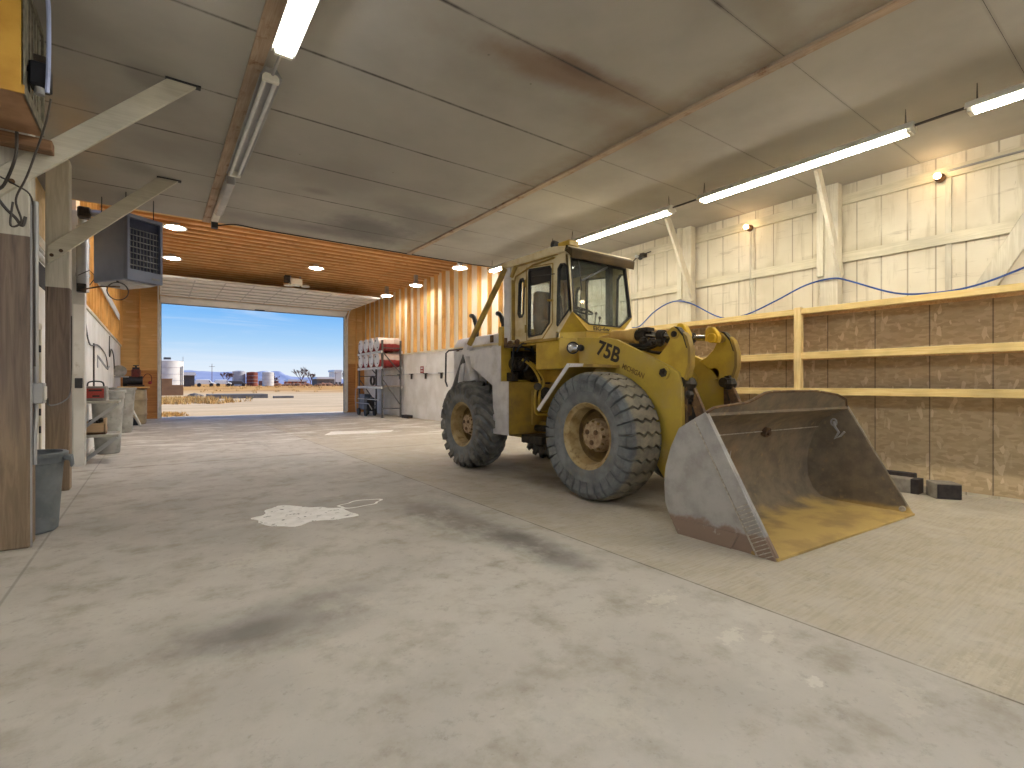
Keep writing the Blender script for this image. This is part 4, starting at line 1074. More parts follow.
# red lower half on the drum skin: two-tone paint following the barrel
def drum_mat():
    m, t, b = new_mat('two_tone_drum_paint'); v = t.co('Object'); Z = t.xyz(v)[2]
    n = t.noise(t.pos(), 4, 5)
    col = t.mix(t.ss(t.math('ADD', Z, t.math('MULTIPLY', n, .12)), .36, .33), t.mix(n, lin((222,200,188)), lin((196,170,156))), t.mix(n, lin((150,40,46)), lin((178,70,70))))
    t.L.new(col, b.inputs['Base Color']); b.inputs['Roughness'].default_value = .45; return m
for ch in proto.children:
    if ch.name.startswith('body'): ch.data.materials[0] = drum_mat()
# things under and on the rack
o = thing('pressure_washer', 'blue-grey wheeled machine with a tubular frame under the drum rack', 'machine', (7.6, 22.2, 0))
part(MB().box(7.55,7.85,21.7,22.4,.25,.95), 'body', plain('blue_grey_case', (92,104,124), (70,80,96), .5), o, bevel=.03)
part(MB().box(7.52,7.88,21.3,21.7,.2,.8), 'engine', M['engine_black'], o, bevel=.03)
part(MB().tube([(7.45,22.5,.15),(7.4,22.5,.7),(7.42,22.5,1.15),(7.5,22.5,1.22),(7.5,21.6,1.22),(7.42,21.4,1.1)], .022, 6).tube([(7.45,22.5,.55),(7.45,20.9,.55),(7.6,20.9,.3)], .02, 6), 'frame', M['galv'], o)
for y in (21.4, 22.3):
    for x in (7.46, 7.86):
        part(MB().cyl((x,y,.16),(x+.08,y,.16),.16, seg=18), 'wheel', M['black'], o)
o = thing('coiled_cable', 'dark coiled cable lying on the middle shelf of the drum rack', 'cable', (7.85, 21.6, 1.325))
m = MB()
for k in range(3):
    m.tube([(7.85+.03*k, 21.6+.22*math.cos(t), 1.55+.2*math.sin(t)) for t in [2*PI*i/18 for i in range(18)]], .022, 6, closed=True)
part(m, 'coil', M['wire'], o)
tag(MB().box(8.3,8.52,18.75,19.4,0,.13).build('wood_block', M['block_dark'], bevel=.008), 'dark block of wood on the floor against the wall beside the drum rack', 'block')
o = thing('wall_sign', 'small red sign on the white wall panels right of the drum rack', 'sign', (8.57, 18.0, 1.85))
part(MB().box(8.565,8.58,17.85,18.15,1.82,2.1), 'plate', M['red'], o, bevel=.002)
part(MB().box(8.56,8.566,17.9,18.1,1.9,1.93).box(8.56,8.566,17.9,18.1,2.0,2.05), 'sign_bars', M['rack_white'], o)
o = thing('hook_rail', 'pale rail with dark hooks on the white wall right of the drum rack', 'rail', (8.55, 18, 1.8))
part(MB().box(8.56,8.58,15.4,20.2,1.79,1.83), 'rail', M['rack_white'], o)
for y in (20.1, 18.9, 17.6, 16.3):
    part(MB().box(8.50,8.56,y-.03,y+.03,1.6,1.8).box(8.46,8.56,y-.12,y+.12,1.79,1.82), 'hook', M['wire'], o)

# spill marks and a painted sun patch on the floor
mb = MB(); N = 60; cx, cy = 1.27, 5.62; vs = [(cx,cy,.004)]
def sp(a):
    r = 1+.16*math.sin(3*a+.6)+.09*math.sin(5*a+2)+.05*math.sin(9*a)+.03*math.sin(14*a)
    u, v = .50*r*math.cos(a), .38*r*math.sin(a)
    ro = -.75
    return (cx+u*math.cos(ro)-v*math.sin(ro), cy+u*math.sin(ro)+v*math.cos(ro), .004)
for i in range(N): vs.append(sp(2*PI*i/N))
mb.add(vs, [(0,1+i,1+(i+1)%N) for i in range(N)])
mb.add([(v[0],v[1],.0005) for v in vs[1:]]+[Vector(v) for v in vs[1:]], [(i,(i+1)%N,N+(i+1)%N,N+i) for i in range(N)])
tag(mb.build('spill_patch', M['spill'], smooth=0), 'white dried spill patch on the concrete floor in the middle of the shop', 'spill', 'floor marks')
mb = MB(); N = 40; ring = []
for i in range(N):
    a = 2*PI*i/N; r = 1+.15*math.sin(2*a)+.1*math.sin(5*a)
    ring.append((1.95+.26*r*math.cos(a), 5.75+.16*r*math.sin(a), .003))
for k, wd in ((0,.03),):
    inner = [(1.95+(p[0]-1.95)*.86, 5.75+(p[1]-5.75)*.82, .003) for p in ring]
    mb.add(ring+inner, [(i,(i+1)%N,N+(i+1)%N,N+i) for i in range(N)])
tag(mb.build('spill_ring', M['pale_mark'], smooth=0), 'thin pale ring mark trailing right of the white spill patch', 'spill', 'floor marks')
mb = MB().add([(3.75,14.0,.004),(4.2,14.9,.004),(5.9,14.35,.004),(5.6,13.85,.004)], [(0,1,2,3)])  # patch of sunlight laid on the floor as flat pale colour
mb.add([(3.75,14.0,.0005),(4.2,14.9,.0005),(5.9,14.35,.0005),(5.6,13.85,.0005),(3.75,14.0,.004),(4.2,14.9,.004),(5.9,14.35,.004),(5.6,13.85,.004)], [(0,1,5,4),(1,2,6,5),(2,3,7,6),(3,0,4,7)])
tag(mb.build('painted_sun_patch', M['pale_mark'], smooth=0), 'sunlit patch painted on the floor left of the loader, near the door', 'floor mark', 'floor marks')

# ------------------------------------------------------------------ wheel loader
LC = 5.28
def mx(x): return 2*LC-x
LD = thing('wheel_loader', 'big yellow articulated wheel loader with cab and wide front bucket', 'wheel loader', (LC, 5.0, 0))
def lp(mb, name, mat, parent=LD, **k): return part(mb, name, M[mat], parent, **k)

CARC = [(.19,.365),(.235,.405),(.252,.48),(.252,.57),(.24,.635),(.215,.672),(.17,.690),(.08,.692)]
CARC = CARC + [(-a, r) for a, r in reversed(CARC)]
def wheel(xc, yc, s, front):
    k_ = 1.03 if front else .96
    c = (xc, yc, .745*k_+.006)
    def sc(m):
        m.v = [Vector((p.x, c[1]+(p.y-c[1])*k_, c[2]+(p.z-c[2])*k_)) for p in m.v]; return m
    seg = 48
    tire = lp(sc(MB().lathe([(r, a*s) for a, r in CARC], c, 'x', seg)), 'tire', 'tire', smooth=50)
    # tread bars follow the carcass from shoulder to shoulder
    N = 32 if front else 20
    off = .034
    prof = [(.256,.53),(.252,.59),(.243,.645),(.22,.69),(.16,.716),(.10,.72),(.04,.721),(-.04,.721),(-.10,.72),(-.16,.716),(-.22,.69),(-.243,.645),(-.252,.59),(-.256,.53)]
    m = MB()
    pitch = 2*PI/N
    for k in range(N):
        th0 = k*pitch; vs = []
        for i, (a, r) in enumerate(prof):
            a0, r0 = prof[max(i-1,0)]; a1, r1 = prof[min(i+1,len(prof)-1)]
            ta, tr = a1-a0, r1-r0; L = math.hypot(ta, tr); na, nr = -tr/L, ta/L
            if nr < 0 or (abs(nr) < .3 and na*a < 0): na, nr = -na, -nr
            o2 = off if 1 < i < len(prof)-2 else (.014 if 0 < i < len(prof)-1 else .003)
            if front:
                ph = .13*pitch*(1 if i % 2 else -1)*(1 if 3 < i < 10 else .1)
                w0, w1 = .465*pitch, .40*pitch
            else:
                ph = pitch*1.5*((abs(a)/.25))*(-1) + .1*pitch
                w0, w1 = .33*pitch, .24*pitch; off = .045
            rb = r-(.035 if 2 < i < len(prof)-3 else 0)
            for (da, rr, aa) in ((-w0, rb, a), (-w1, r+nr*o2, a+na*o2), (w1, r+nr*o2, a+na*o2), (w0, rb, a)):
                t = th0+ph+da
                vs.append((c[0]+aa*s, c[1]+rr*math.cos(t), c[2]+rr*math.sin(t)))
        fs = []
        n = len(prof)
        for i in range(n-1):
            for q in range(3): fs.append((i*4+q, i*4+q+1, i*4+q+5, i*4+q+4))
        fs += [(0,1,2,3), tuple((n-1)*4+q for q in (3,2,1,0))]
        m.add(vs, fs)
    part(sc(m), 'tread', M['tread'] if front else M['tread_rear'], tire, smooth=25)
    RS = .92
    rim = [(.36,-.2),(.41,-.2),(.40,-.16),(.375,-.1),(.375,.1),(.40,.16),(.40,.185),(.43,.205),(.435,.222),(.415,.225),(.395,.205),(.37,.19),(.355,.15),(.345,.02),(.33,-.01)]
    part(sc(MB().lathe([(r*RS, a*s) for r, a in rim], c, 'x', 40)), 'rim', M['rim'], tire)
    part(sc(MB().lathe([(r*RS, a*s) for r, a in [(.345,.03),(.32,-.01),(.24,-.03),(.19,-.03)]], c, 'x', 40)), 'rim_disc', M['rim_dark'], tire)
    part(sc(MB().lathe([(r, a*s) for r, a in [(.2,-.04),(.2,.03),(.185,.05),(.18,.09),(.15,.12),(.08,.13),(.001,.13)]], c, 'x', 28)), 'hub', M['hub'], tire)
    for k in range(12 if s < 0 else 0):
        t = 2*PI*k/12
        p = Vector((c[0], c[1]+.165*math.cos(t), c[2]+.165*math.sin(t)))
        part(sc(MB().cyl(p+Vector((.085*s,0,0)), p+Vector((.115*s,0,0)), .018, seg=6)), 'wheel_bolt', M['rim_dark'], tire)
    for k in range(3 if s < 0 else 0):
        t = 2*PI*k/3+.5
        p = Vector((c[0], c[1]+.08*math.cos(t), c[2]+.08*math.sin(t)))
        part(sc(MB().cyl(p+Vector((.12*s,0,0)), p+Vector((.14*s,0,0)), .03, seg=10)), 'hub_plug', M['rust'], tire)
for yc, fr in ((4.31, True), (7.29, False)):
    wheel(4.42, yc, -1, fr); wheel(mx(4.42), yc, 1, fr)

# axles, frames, articulation
for yc in (4.31, 7.29):
    m = MB().cyl((4.5,yc,.75),(mx(4.5),yc,.75),.13).ball((LC,yc,.75),.3,16).cyl((4.7,yc,.75),(4.86,yc,.75),.2).cyl((mx(4.7),yc,.75),(mx(4.86),yc,.75),.2)
    lp(m, 'axle', 'yellow_dark')
m = MB()
for s in (0, 1):
    xa, xb = (4.90, 4.96) if not s else (mx(4.96), mx(4.90))
    m.prism([(5.35,.75),(5.35,1.95),(4.9,2.02),(4.55,1.75),(3.75,1.2),(3.6,.75),(4.0,.55)], 'x', xa, xb)
m.box(4.96, mx(4.96), 3.75, 5.35, .85, 1.2).box(4.96, mx(4.96), 5.2, 5.35, .6, 1.9).box(4.96, mx(4.96), 3.75, 3.85, .6, 1.25)
lp(m, 'front_frame', 'yellow', bevel=.008)
m = MB().box(5.02, 5.54, 5.3, 6.3, .95, 1.05).box(5.02, 5.54, 5.3, 6.3, .5, .6).cyl((LC,5.75,.42),(LC,5.75,1.2),.1).cyl((5.0,5.5,.7),(4.95,6.4,.7),.05).cyl((mx(5.0),5.5,.7),(mx(4.95),6.4,.7),.05)
lp(m, 'articulation_joint', 'grease', bevel=.01)
m = MB().box(4.86, 5.0, 6.2, 8.35, .75, 1.3).box(mx(5.0), mx(4.86), 6.2, 8.35, .75, 1.3).box(4.9, mx(4.9), 6.25, 6.4, .7, 1.4).box(5.0, 5.56, 6.0, 7.0, .5, .8)
lp(m, 'rear_frame', 'yellow_dark', bevel=.01)
m = MB().box(4.6, 5.1, 5.65, 6.15, .50, .62).ball((4.85,5.9,.5),.13,10,(1.4,1.4,.6)).cyl((4.7,5.7,.42),(4.7,5.7,.52),.02).cyl((4.95,5.6,.40),(4.95,5.6,.52),.02)
lp(m, 'belly_guard', 'grease', bevel=.01)
lp(MB().prism([(4.75,.62),(mx(4.75),.62),(mx(4.75),1.95),(4.75,1.95)], 'y', 8.15, 8.40), 'counterweight', 'yellow_dark', bevel=.03)

# rear side boxes and fenders
for s in (0, 1):
    X = (lambda x: x) if not s else mx
    a, b = sorted((X(4.41), X(5.12)))
    lp(MB().box(a, b, 6.22, 6.6, .62, 1.43), 'tank_box', 'yellow_dark', bevel=.008)
    a, b = sorted((X(4.39), X(4.41)))
    pl = [(6.42,2.0),(7.37,1.96),(7.30,1.72),(6.63,1.40),(6.61,.61),(6.21,.61),(6.21,1.44),(6.42,1.44)]
    lp(MB().prism(pl, 'x', a, b), 'side_skirt', 'ivory')
    a, b = sorted((X(4.41), X(4.86)))
    lp(MB().prism([(6.62,1.0),(6.64,1.40),(7.30,1.72),(7.33,1.70),(6.67,1.38),(6.65,1.0)], 'x', a, b), 'rear_fender', 'ivory')
    a, b = sorted((X(4.60), X(4.72)))
    lp(MB().box(a, b, 7.3, 8.3, 1.3, 2.02), 'engine_side', 'ivory', bevel=.02)
    m = MB().cyl((X(4.52),7.4,1.45),(X(4.52),7.62,1.93),.08, seg=12).cyl((X(4.5),7.85,1.42),(X(4.5),7.72,1.9),.05, seg=10)
    lp(m, 'air_duct', 'ivory')
# machinery bay bulkhead and what shows in it
bk = MB().prism([(4.41,1.43),(mx(4.41),1.43),(mx(4.41),2.02),(4.41,2.02)], 'y', 6.42, 6.46, holes=[[(4.60,1.47),(5.18,1.47),(5.18,1.95),(4.60,1.95)]])
bkh = lp(bk, 'bulkhead', 'yellow', bevel=.004)
lp(MB().box(4.5, mx(4.5), 6.75, 6.8, 1.43, 2.0).box(4.45,4.5,6.46,6.8,1.43,2.0).box(4.5,mx(4.5),6.46,6.8,1.40,1.43), 'bay_lining', 'black')
m = MB().cyl((4.66,6.5,1.72),(4.66,6.25,1.72),.11, seg=16).cyl((4.66,6.25,1.72),(4.66,6.2,1.72),.07).cyl((4.9,6.6,1.6),(4.9,6.3,1.6),.13, seg=16).box(4.8,5.1,6.35,6.6,1.75,1.93).cyl((4.56,6.3,1.55),(4.56,6.3,1.48),.06).box(4.5,4.62,6.25,6.4,1.44,1.58).cyl((5.05,6.5,1.5),(5.05,6.28,1.5),.08)
lp(m, 'hydraulic_pump', 'grease', bevel=.004)
m = MB()
for pts in ([(4.55,6.2,1.9),(4.6,6.12,2.02),(4.75,6.1,2.0),(4.85,6.15,1.85)], [(4.62,6.2,1.65),(4.60,6.1,1.72),(4.66,6.08,1.8),(4.72,6.12,1.72),(4.70,6.15,1.62),(4.63,6.15,1.60)],
            [(4.7,6.2,1.95),(4.8,6.15,1.93),(4.95,6.2,1.8),(5.0,6.3,1.6)], [(4.5,6.25,1.6),(4.47,6.2,1.75),(4.5,6.2,1.95),(4.58,6.25,2.0)]):
    m.tube(smooth_path(pts), .018, 6)
lp(m, 'hydraulic_hose', 'black')
m = MB().ball((4.5,6.3,2.03),.05,8).ball((4.6,6.25,2.06),.045,8).cyl((4.45,6.35,2.0),(4.45,6.35,2.12),.025).cyl((4.7,6.3,2.0),(4.7,6.3,2.1),.03).box(4.45,4.75,6.2,6.4,1.97,2.02)
lp(m, 'valve_block', 'rust')
for dx, dz in ((0,0),(.09,-.05)):
    pts = [(4.62+dx,6.15,1.78+dz*.3),(4.74+dx,6.1,1.70+dz*.3),(4.86+dx,6.08,1.55+dz*.3),(4.90+dx*.9,6.06,1.40),(4.80+dx,6.05,1.27),(4.79+dx,6.04,1.02-dz),(4.84+dx,6.03,.93-dz),(5.1,6.0,.92-dz)]
    lp(MB().tube(smooth_path(pts,4), .022, 8), 'steel_line', 'yellow')
lp(MB().cyl((4.98,6.0,1.25),(5.05,6.2,1.25),.1,seg=14).cyl((4.82,6.02,1.36),(4.9,6.1,1.36),.06,seg=10), 'swivel_fitting', 'grease')

# hood with its exhausts
hd = lp(MB().prism([(4.62,1.95),(4.62,2.08),(4.72,2.24),(4.84,2.28),(mx(4.84),2.28),(mx(4.72),2.24),(mx(4.62),2.08),(mx(4.62),1.95)], 'y', 6.78, 8.34), 'hood', 'ivory', bevel=.01)
for xa in (4.605, mx(4.622)): part(MB().box(xa,xa+.017,6.8,8.3,2.05,2.085), 'hood_strip', M['cream'], hd)
part(MB().box(4.60,4.62,6.95,7.03,2.1,2.22).box(4.61,4.63,8.1,8.2,2.0,2.04), 'hood_latch', M['rust'], hd)
lp(MB().box(4.6,mx(4.6),6.66,6.78,1.95,2.34), 'hood_bulkhead', 'yellow', bevel=.008)
for x, y, h in ((4.82,7.82,.36),(4.86,7.0,.28)):
    pts = [(x,y,2.26),(x,y,2.26+h*.6)]+[(x-.02,y+.16*(1-math.cos(t))*1.0,2.26+h*.6+.2*math.sin(t)) for t in [PI/2*i/5 for i in range(1,6)]]
    lp(MB().tube(pts, .042, 10), 'exhaust_stack', 'darkgrey')
lp(MB().tube([(4.5,7.65,2.03),(4.48,8.25,2.03),(4.46,8.33,1.98),(4.46,8.35,1.45),(4.5,8.35,1.35)], .016, 6), 'rear_handrail', 'darkgrey')
# stay bars from the cab roof down to the rear
for s in (0, 1):
    X = (lambda q: q) if not s else mx
    lp(MB().cyl((X(4.62),6.60,3.28),(X(4.50),7.60,2.03),.048,seg=12), 'stay_bar', 'yellow_dark')
    bar2 = lp(MB().cyl((X(4.50),7.62,2.0),(X(4.48),8.06,1.30),.05,seg=12), 'stay_bar', 'steel_leg')
    xa, xb = sorted((X(4.43), X(4.55)))
    part(MB().bar((X(4.50),7.55,2.10),(X(4.495),7.67,1.93),.11,.11).box(xa,xb,7.42,7.62,1.88,2.0), 'clamp', M['ivory'], bar2, bevel=.006)

# cab
plan = [(4.66,6.62),(4.66,5.33),(4.93,5.08),(mx(4.93),5.08),(mx(4.66),5.33),(mx(4.66),6.62)]
cb = lp(MB().prism([(q[0], min(q[1], 5.86)) for q in plan], 'z', 1.62, 2.05), 'cab_base', 'yellow', bevel=.008)
part(MB().box(4.66,mx(4.66),5.86,6.62,1.99,2.05), 'cab_sill', M['yellow'], cb)
part(MB().box(4.62,4.68,5.33,6.6,2.03,2.06), 'sill_strip', M['yellow_dark'], cb)
outer = [(6.65,2.06),(5.33,2.06),(5.33,2.13),(5.06,2.40),(5.14,3.20),(5.16,3.24),(6.65,3.28)]
door_w = [(6.0,3.14),(5.54,3.10),(5.51,3.05),(5.55,2.30),(5.72,2.15),(6.01,2.13),(6.03,2.17),(6.02,3.10)]
quarter = [(5.34,3.03),(5.29,3.09),(5.21,3.08),(5.16,3.03),(5.125,2.44),(5.34,2.24),(5.36,2.26)]
slot = [(6.29,2.52),(6.26,2.46),(6.20,2.46),(6.17,2.51),(6.15,2.97),(6.18,3.03),(6.24,3.03),(6.27,2.97)]
def grow(poly, d):
    cx = sum(p[0] for p in poly)/len(poly); cy = sum(p[1] for p in poly)/len(poly)
    w = max(abs(p[0]-cx) for p in poly); h = max(abs(p[1]-cy) for p in poly)
    return [(cx+(p[0]-cx)*(1+d/w), cy+(p[1]-cy)*(1+d/h)) for p in poly]
for s in (0, 1):
    X = (lambda x: x) if not s else mx
    a, b = sorted((X(4.66), X(4.70)))
    side = lp(MB().prism(outer, 'x', a, b, holes=[door_w, quarter, slot]), 'cab_side', 'cream', label='faded cream cab side')
    for nm, h in (('door_window', door_w), ('quarter_window', quarter), ('slot_window', slot)):
        a, b = sorted((X(4.672), X(4.678)))
        part(MB().prism(h, 'x', a, b), nm, M['glass_side'], side)
        a, b = sorted((X(4.648), X(4.70)))
        part(MB().prism(grow(h, .022), 'x', a, b, holes=[grow(h, -.004)]), 'window_gasket', M['black'], side)
    # door outline, hinges, gutter
    m = MB(); dl = [(6.09,3.19),(5.46,3.14),(5.47,2.28),(5.70,2.07),(6.08,2.07)]
    for i in range(5):
        p, q = dl[i], dl[(i+1) % 5]
        m.bar((X(4.657),p[0],p[1]),(X(4.657),q[0],q[1]),.012,.014)
    part(m, 'door_edge', M['yellow_dark'], side)
    m = MB()
    for z in (2.25, 2.95): m.cyl((X(4.645),6.09,z-.06),(X(4.645),6.09,z+.06),.018,seg=8)
    m.bar((X(4.64),5.56,2.62),(X(4.64),5.44,2.60),.02,.03)
    part(m, 'hinge_and_handle', M['yellow_dark'], side)
    part(MB().bar((X(4.655),6.40,2.1),(X(4.655),6.40,3.05),.02,.10).tube([(X(4.65),6.40,3.0),(X(4.64),6.35,3.1),(X(4.64),5.9,3.20),(X(4.64),5.4,3.21)],.014,6), 'rain_gutter', M['yellow_dark'], side)
    a, b = sorted((X(4.63), X(4.70)))
    part(MB().box(a, b, 6.5, 6.66, 2.06, 3.3), 'rear_pillar', M['ivory'], side, bevel=.008)
part(MB().box(4.669,4.671,5.53,6.01,2.90,3.13), 'sun_blind', M['black'], bpy.data.objects['cab_side'])
part(MB().bar((4.655,5.95,3.04),(4.65,5.42,2.98),.012,.012), 'side_wiper', M['darkgrey'], bpy.data.objects['cab_side'])
# front of the cab: leaning frame with the big screen, cut corners below
ta = -math.atan2(.09, .8); T = Matrix.Translation((0,5.06,2.40)) @ Matrix.Rotation(ta, 4, 'X')
def fm():
    m = MB(); m.M = T; return m
screen = [(4.715,.76),(mx(4.735),.76),(mx(4.70),.02),(mx(4.97),-.155),(4.97,-.155),(4.70,.0)]
fout = [(4.66,.82),(mx(4.66),.82),(mx(4.66),0),(mx(4.93),-.25),(4.93,-.25),(4.66,0)]
ff = lp(fm().prism(fout, 'y', 0, .04, holes=[screen]), 'cab_front', 'yellow')
part(fm().prism(screen, 'y', .012, .02), 'windscreen', M['glass'], ff)
part(fm().prism(grow(screen, .018), 'y', -.012, .04, holes=[grow(screen, -.008)]), 'screen_gasket', M['black'], ff)
part(fm().bar((5.45,-.05,.74),(4.85,-.04,.45),.012,.028).bar((5.50,-.05,.76),(5.40,-.05,.72),.03,.06).bar((4.83,-.03,.75),(4.85,-.03,.30),.008,.012), 'windscreen_wiper', M['darkgrey'], ff)
for s in (0, 1):
    X = (lambda x: x) if not s else mx
    m = MB().add([(X(4.66),5.06,2.40),(X(4.66),5.34,2.13),(X(4.93),5.06,2.14),(X(4.72),5.15,2.38),(X(4.72),5.36,2.16),(X(4.93),5.12,2.16)],[(0,1,2),(3,5,4),(0,3,4,1),(1,4,5,2),(2,5,3,0)])
    lp(m, 'cab_corner', 'yellow')
lp(MB().prism([(4.66,5.34),(4.93,5.06),(mx(4.93),5.06),(mx(4.66),5.34),(mx(4.66),5.40),(4.66,5.40)], 'z', 2.05, 2.145), 'cab_lower_front', 'yellow')
lp(MB().prism([(4.70,2.06),(mx(4.70),2.06),(mx(4.70),3.26),(4.70,3.26)], 'y', 6.58, 6.63, holes=[[(4.76,2.22),(mx(4.76),2.22),(mx(4.76),3.14),(4.76,3.14)]]), 'cab_back', 'cream')
lp(MB().box(4.76,mx(4.76),6.60,6.605,2.22,3.14), 'rear_window', 'glass')
lp(MB().box(4.69,mx(4.69),5.25,6.6,3.225,3.25), 'headliner', 'headliner')
lp(MB().box(4.69,mx(4.69),5.3,6.6,2.055,2.075), 'cab_floor', 'darkgrey')
lp(MB().box(mx(4.76),mx(4.70),5.42,5.52,2.07,3.23), 'inner_pillar', 'headliner', label='grey inner pillar')
rf = lp(MB().prism([(5.06,3.25),(5.05,3.30),(5.4,3.36),(6.7,3.375),(6.72,3.28),(5.16,3.24)], 'x', 4.60, 5.88), 'cab_roof', 'cream', bevel=.012)
part(MB().prism([(5.00,3.12),(4.985,3.235),(5.12,3.325),(5.15,3.25),(5.08,3.20)], 'x', 4.60, 5.87), 'visor', M['visor'], rf, bevel=.006)
part(MB().box(4.66,4.86,5.12,5.36,3.33,3.41), 'roof_box', M['yellow'], rf, bevel=.01)
part(MB().prism([(5.35,3.24),(5.33,3.27),(6.35,3.30),(6.48,3.12),(6.44,3.1),(6.32,3.25)], 'x', 4.62, 4.68), 'roof_edge_trim', M['yellow_dark'], rf)
lm = part(MB().lathe([(.001,-.07),(.06,-.05),(.085,0),(.075,.01),(.001,.015)], (4.78,5.56,3.43), 'y', 20).cyl((4.78,5.57,3.34),(4.78,5.57,3.40),.02), 'roof_lamp', M['darkgrey'], rf, label='dark round work lamp on the cab roof')
part(MB().box(4.70,4.78,6.2,6.4,3.37,3.385).cyl((4.75,6.0,3.37),(4.75,6.0,3.40),.03), 'roof_fitting', M['rust'], rf)
# inside
lp(MB().prism([(6.35,2.07),(5.85,2.07),(5.83,2.30),(5.80,2.42),(6.15,2.42),(6.22,2.86),(6.28,2.92),(6.40,2.90),(6.42,2.4)], 'x', 5.02, 5.52), 'operator_seat', 'seat', bevel=.03)
lp(MB().tube([(5.12,5.52,2.08),(5.28,5.55,2.35),(5.32,5.58,2.52)], .03, 8), 'steering_column', 'darkgrey')
tw = Matrix.Translation((5.34,5.60,2.54)) @ Matrix.Rotation(math.radians(25), 4, 'X')
m = MB(); m.M = tw
m.tube([(.19*math.cos(t),.19*math.sin(t),0) for t in [2*PI*i/28 for i in range(28)]], .014, 8, closed=True).bar((-.19,0,0),(.19,0,0),.03,.012).bar((0,0,0),(0,.19,0),.03,.012).ball((0,0,0),.035,8)
lp(m, 'steering_wheel', 'black')
for x, h in ((5.5,.42),(5.58,.36)):
    lp(MB().tube([(x,5.5,2.07),(x+.03,5.46,2.07+h)], .01, 6).ball((x+.03,5.46,2.07+h), .025, 8), 'control_lever', 'darkgrey')
lp(MB().box(4.74,4.9,5.4,5.6,2.07,2.36), 'side_console', 'darkgrey', bevel=.01)
# painted name on the strip below the screen
def text(body, name, mat, size, mtx, parent, ext=.0015, xs=1, spacing=1, bold=.012):
    cu = bpy.data.curves.new(name, 'FONT'); cu.body = body; cu.size = size; cu.extrude = ext; cu.align_x = 'LEFT'; cu.space_character = spacing
    cu.offset = size*bold
    tmp = bpy.data.objects.new('tmp', cu); COL.objects.link(tmp)
    dg = bpy.context.evaluated_depsgraph_get()
    me = bpy.data.meshes.new_from_object(tmp.evaluated_get(dg)); bpy.data.objects.remove(tmp)
    me.transform(WM[parent.name].inverted() @ mtx @ Matrix.Diagonal((xs,1,1,1)))
    me.materials.clear(); me.materials.append(mat)
    o = bpy.data.objects.new(name, me); COL.objects.link(o); o.parent = parent; return o
R_front = Matrix.Rotation(PI/2, 4, 'X')       # reads along +X, seen from -Y
text('EIG-6w', 'painted_name', M['letter'], .085, T @ Matrix.Translation((5.04,-.004,-.238)) @ R_front, ff, xs=1.3)
# head lamps on the cab base
for s in (0, 1):
    x = 4.60 if not s else mx(4.60)
    m = MB(); m.M = Matrix.Translation((x,4.98,1.89)) @ Matrix.Rotation(math.radians(-38 if not s else 38),4,'Z') @ Matrix.Translation((-x,-4.98,-1.89))
    HM = m.M
    m.lathe([(.001,.07),(.06,.06),(.085,.0),(.085,-.02),(.07,-.02)], (x,4.98,1.89), 'y', 20).bar((x,5.04,1.89),(x+(.12 if not s else -.12),5.2,1.89),.04,.04).ball((x+(.11 if not s else -.11),4.98,1.89),.05,8)
    hl = lp(m, 'headlamp', 'black')
    m = MB(); m.M = HM
    part(m.lathe([(.001,-.032),(.05,-.028),(.072,-.015),(.072,-.01)], (x,4.98,1.89), 'y', 20), 'lens', M['chrome'], hl, label='bright round lamp lens')

# front fenders
for s in (0, 1):
    X = (lambda x: x) if not s else mx
    a, b = sorted((X(4.27), X(4.74)))
    fe = lp(MB().prism([(4.27,1.605),(4.27,1.64),(4.70,1.655),(5.31,1.06),(5.28,1.03),(4.68,1.615)], 'x', a, b), 'front_fender', 'yellow_dark')
    a, b = sorted((X(4.255), X(4.275)))
    part(MB().prism([(4.44,1.615),(4.43,1.65),(4.71,1.665),(5.33,1.06),(5.29,1.025),(4.69,1.615)], 'x', a, b), 'edge_plate', M['ivory'], fe)

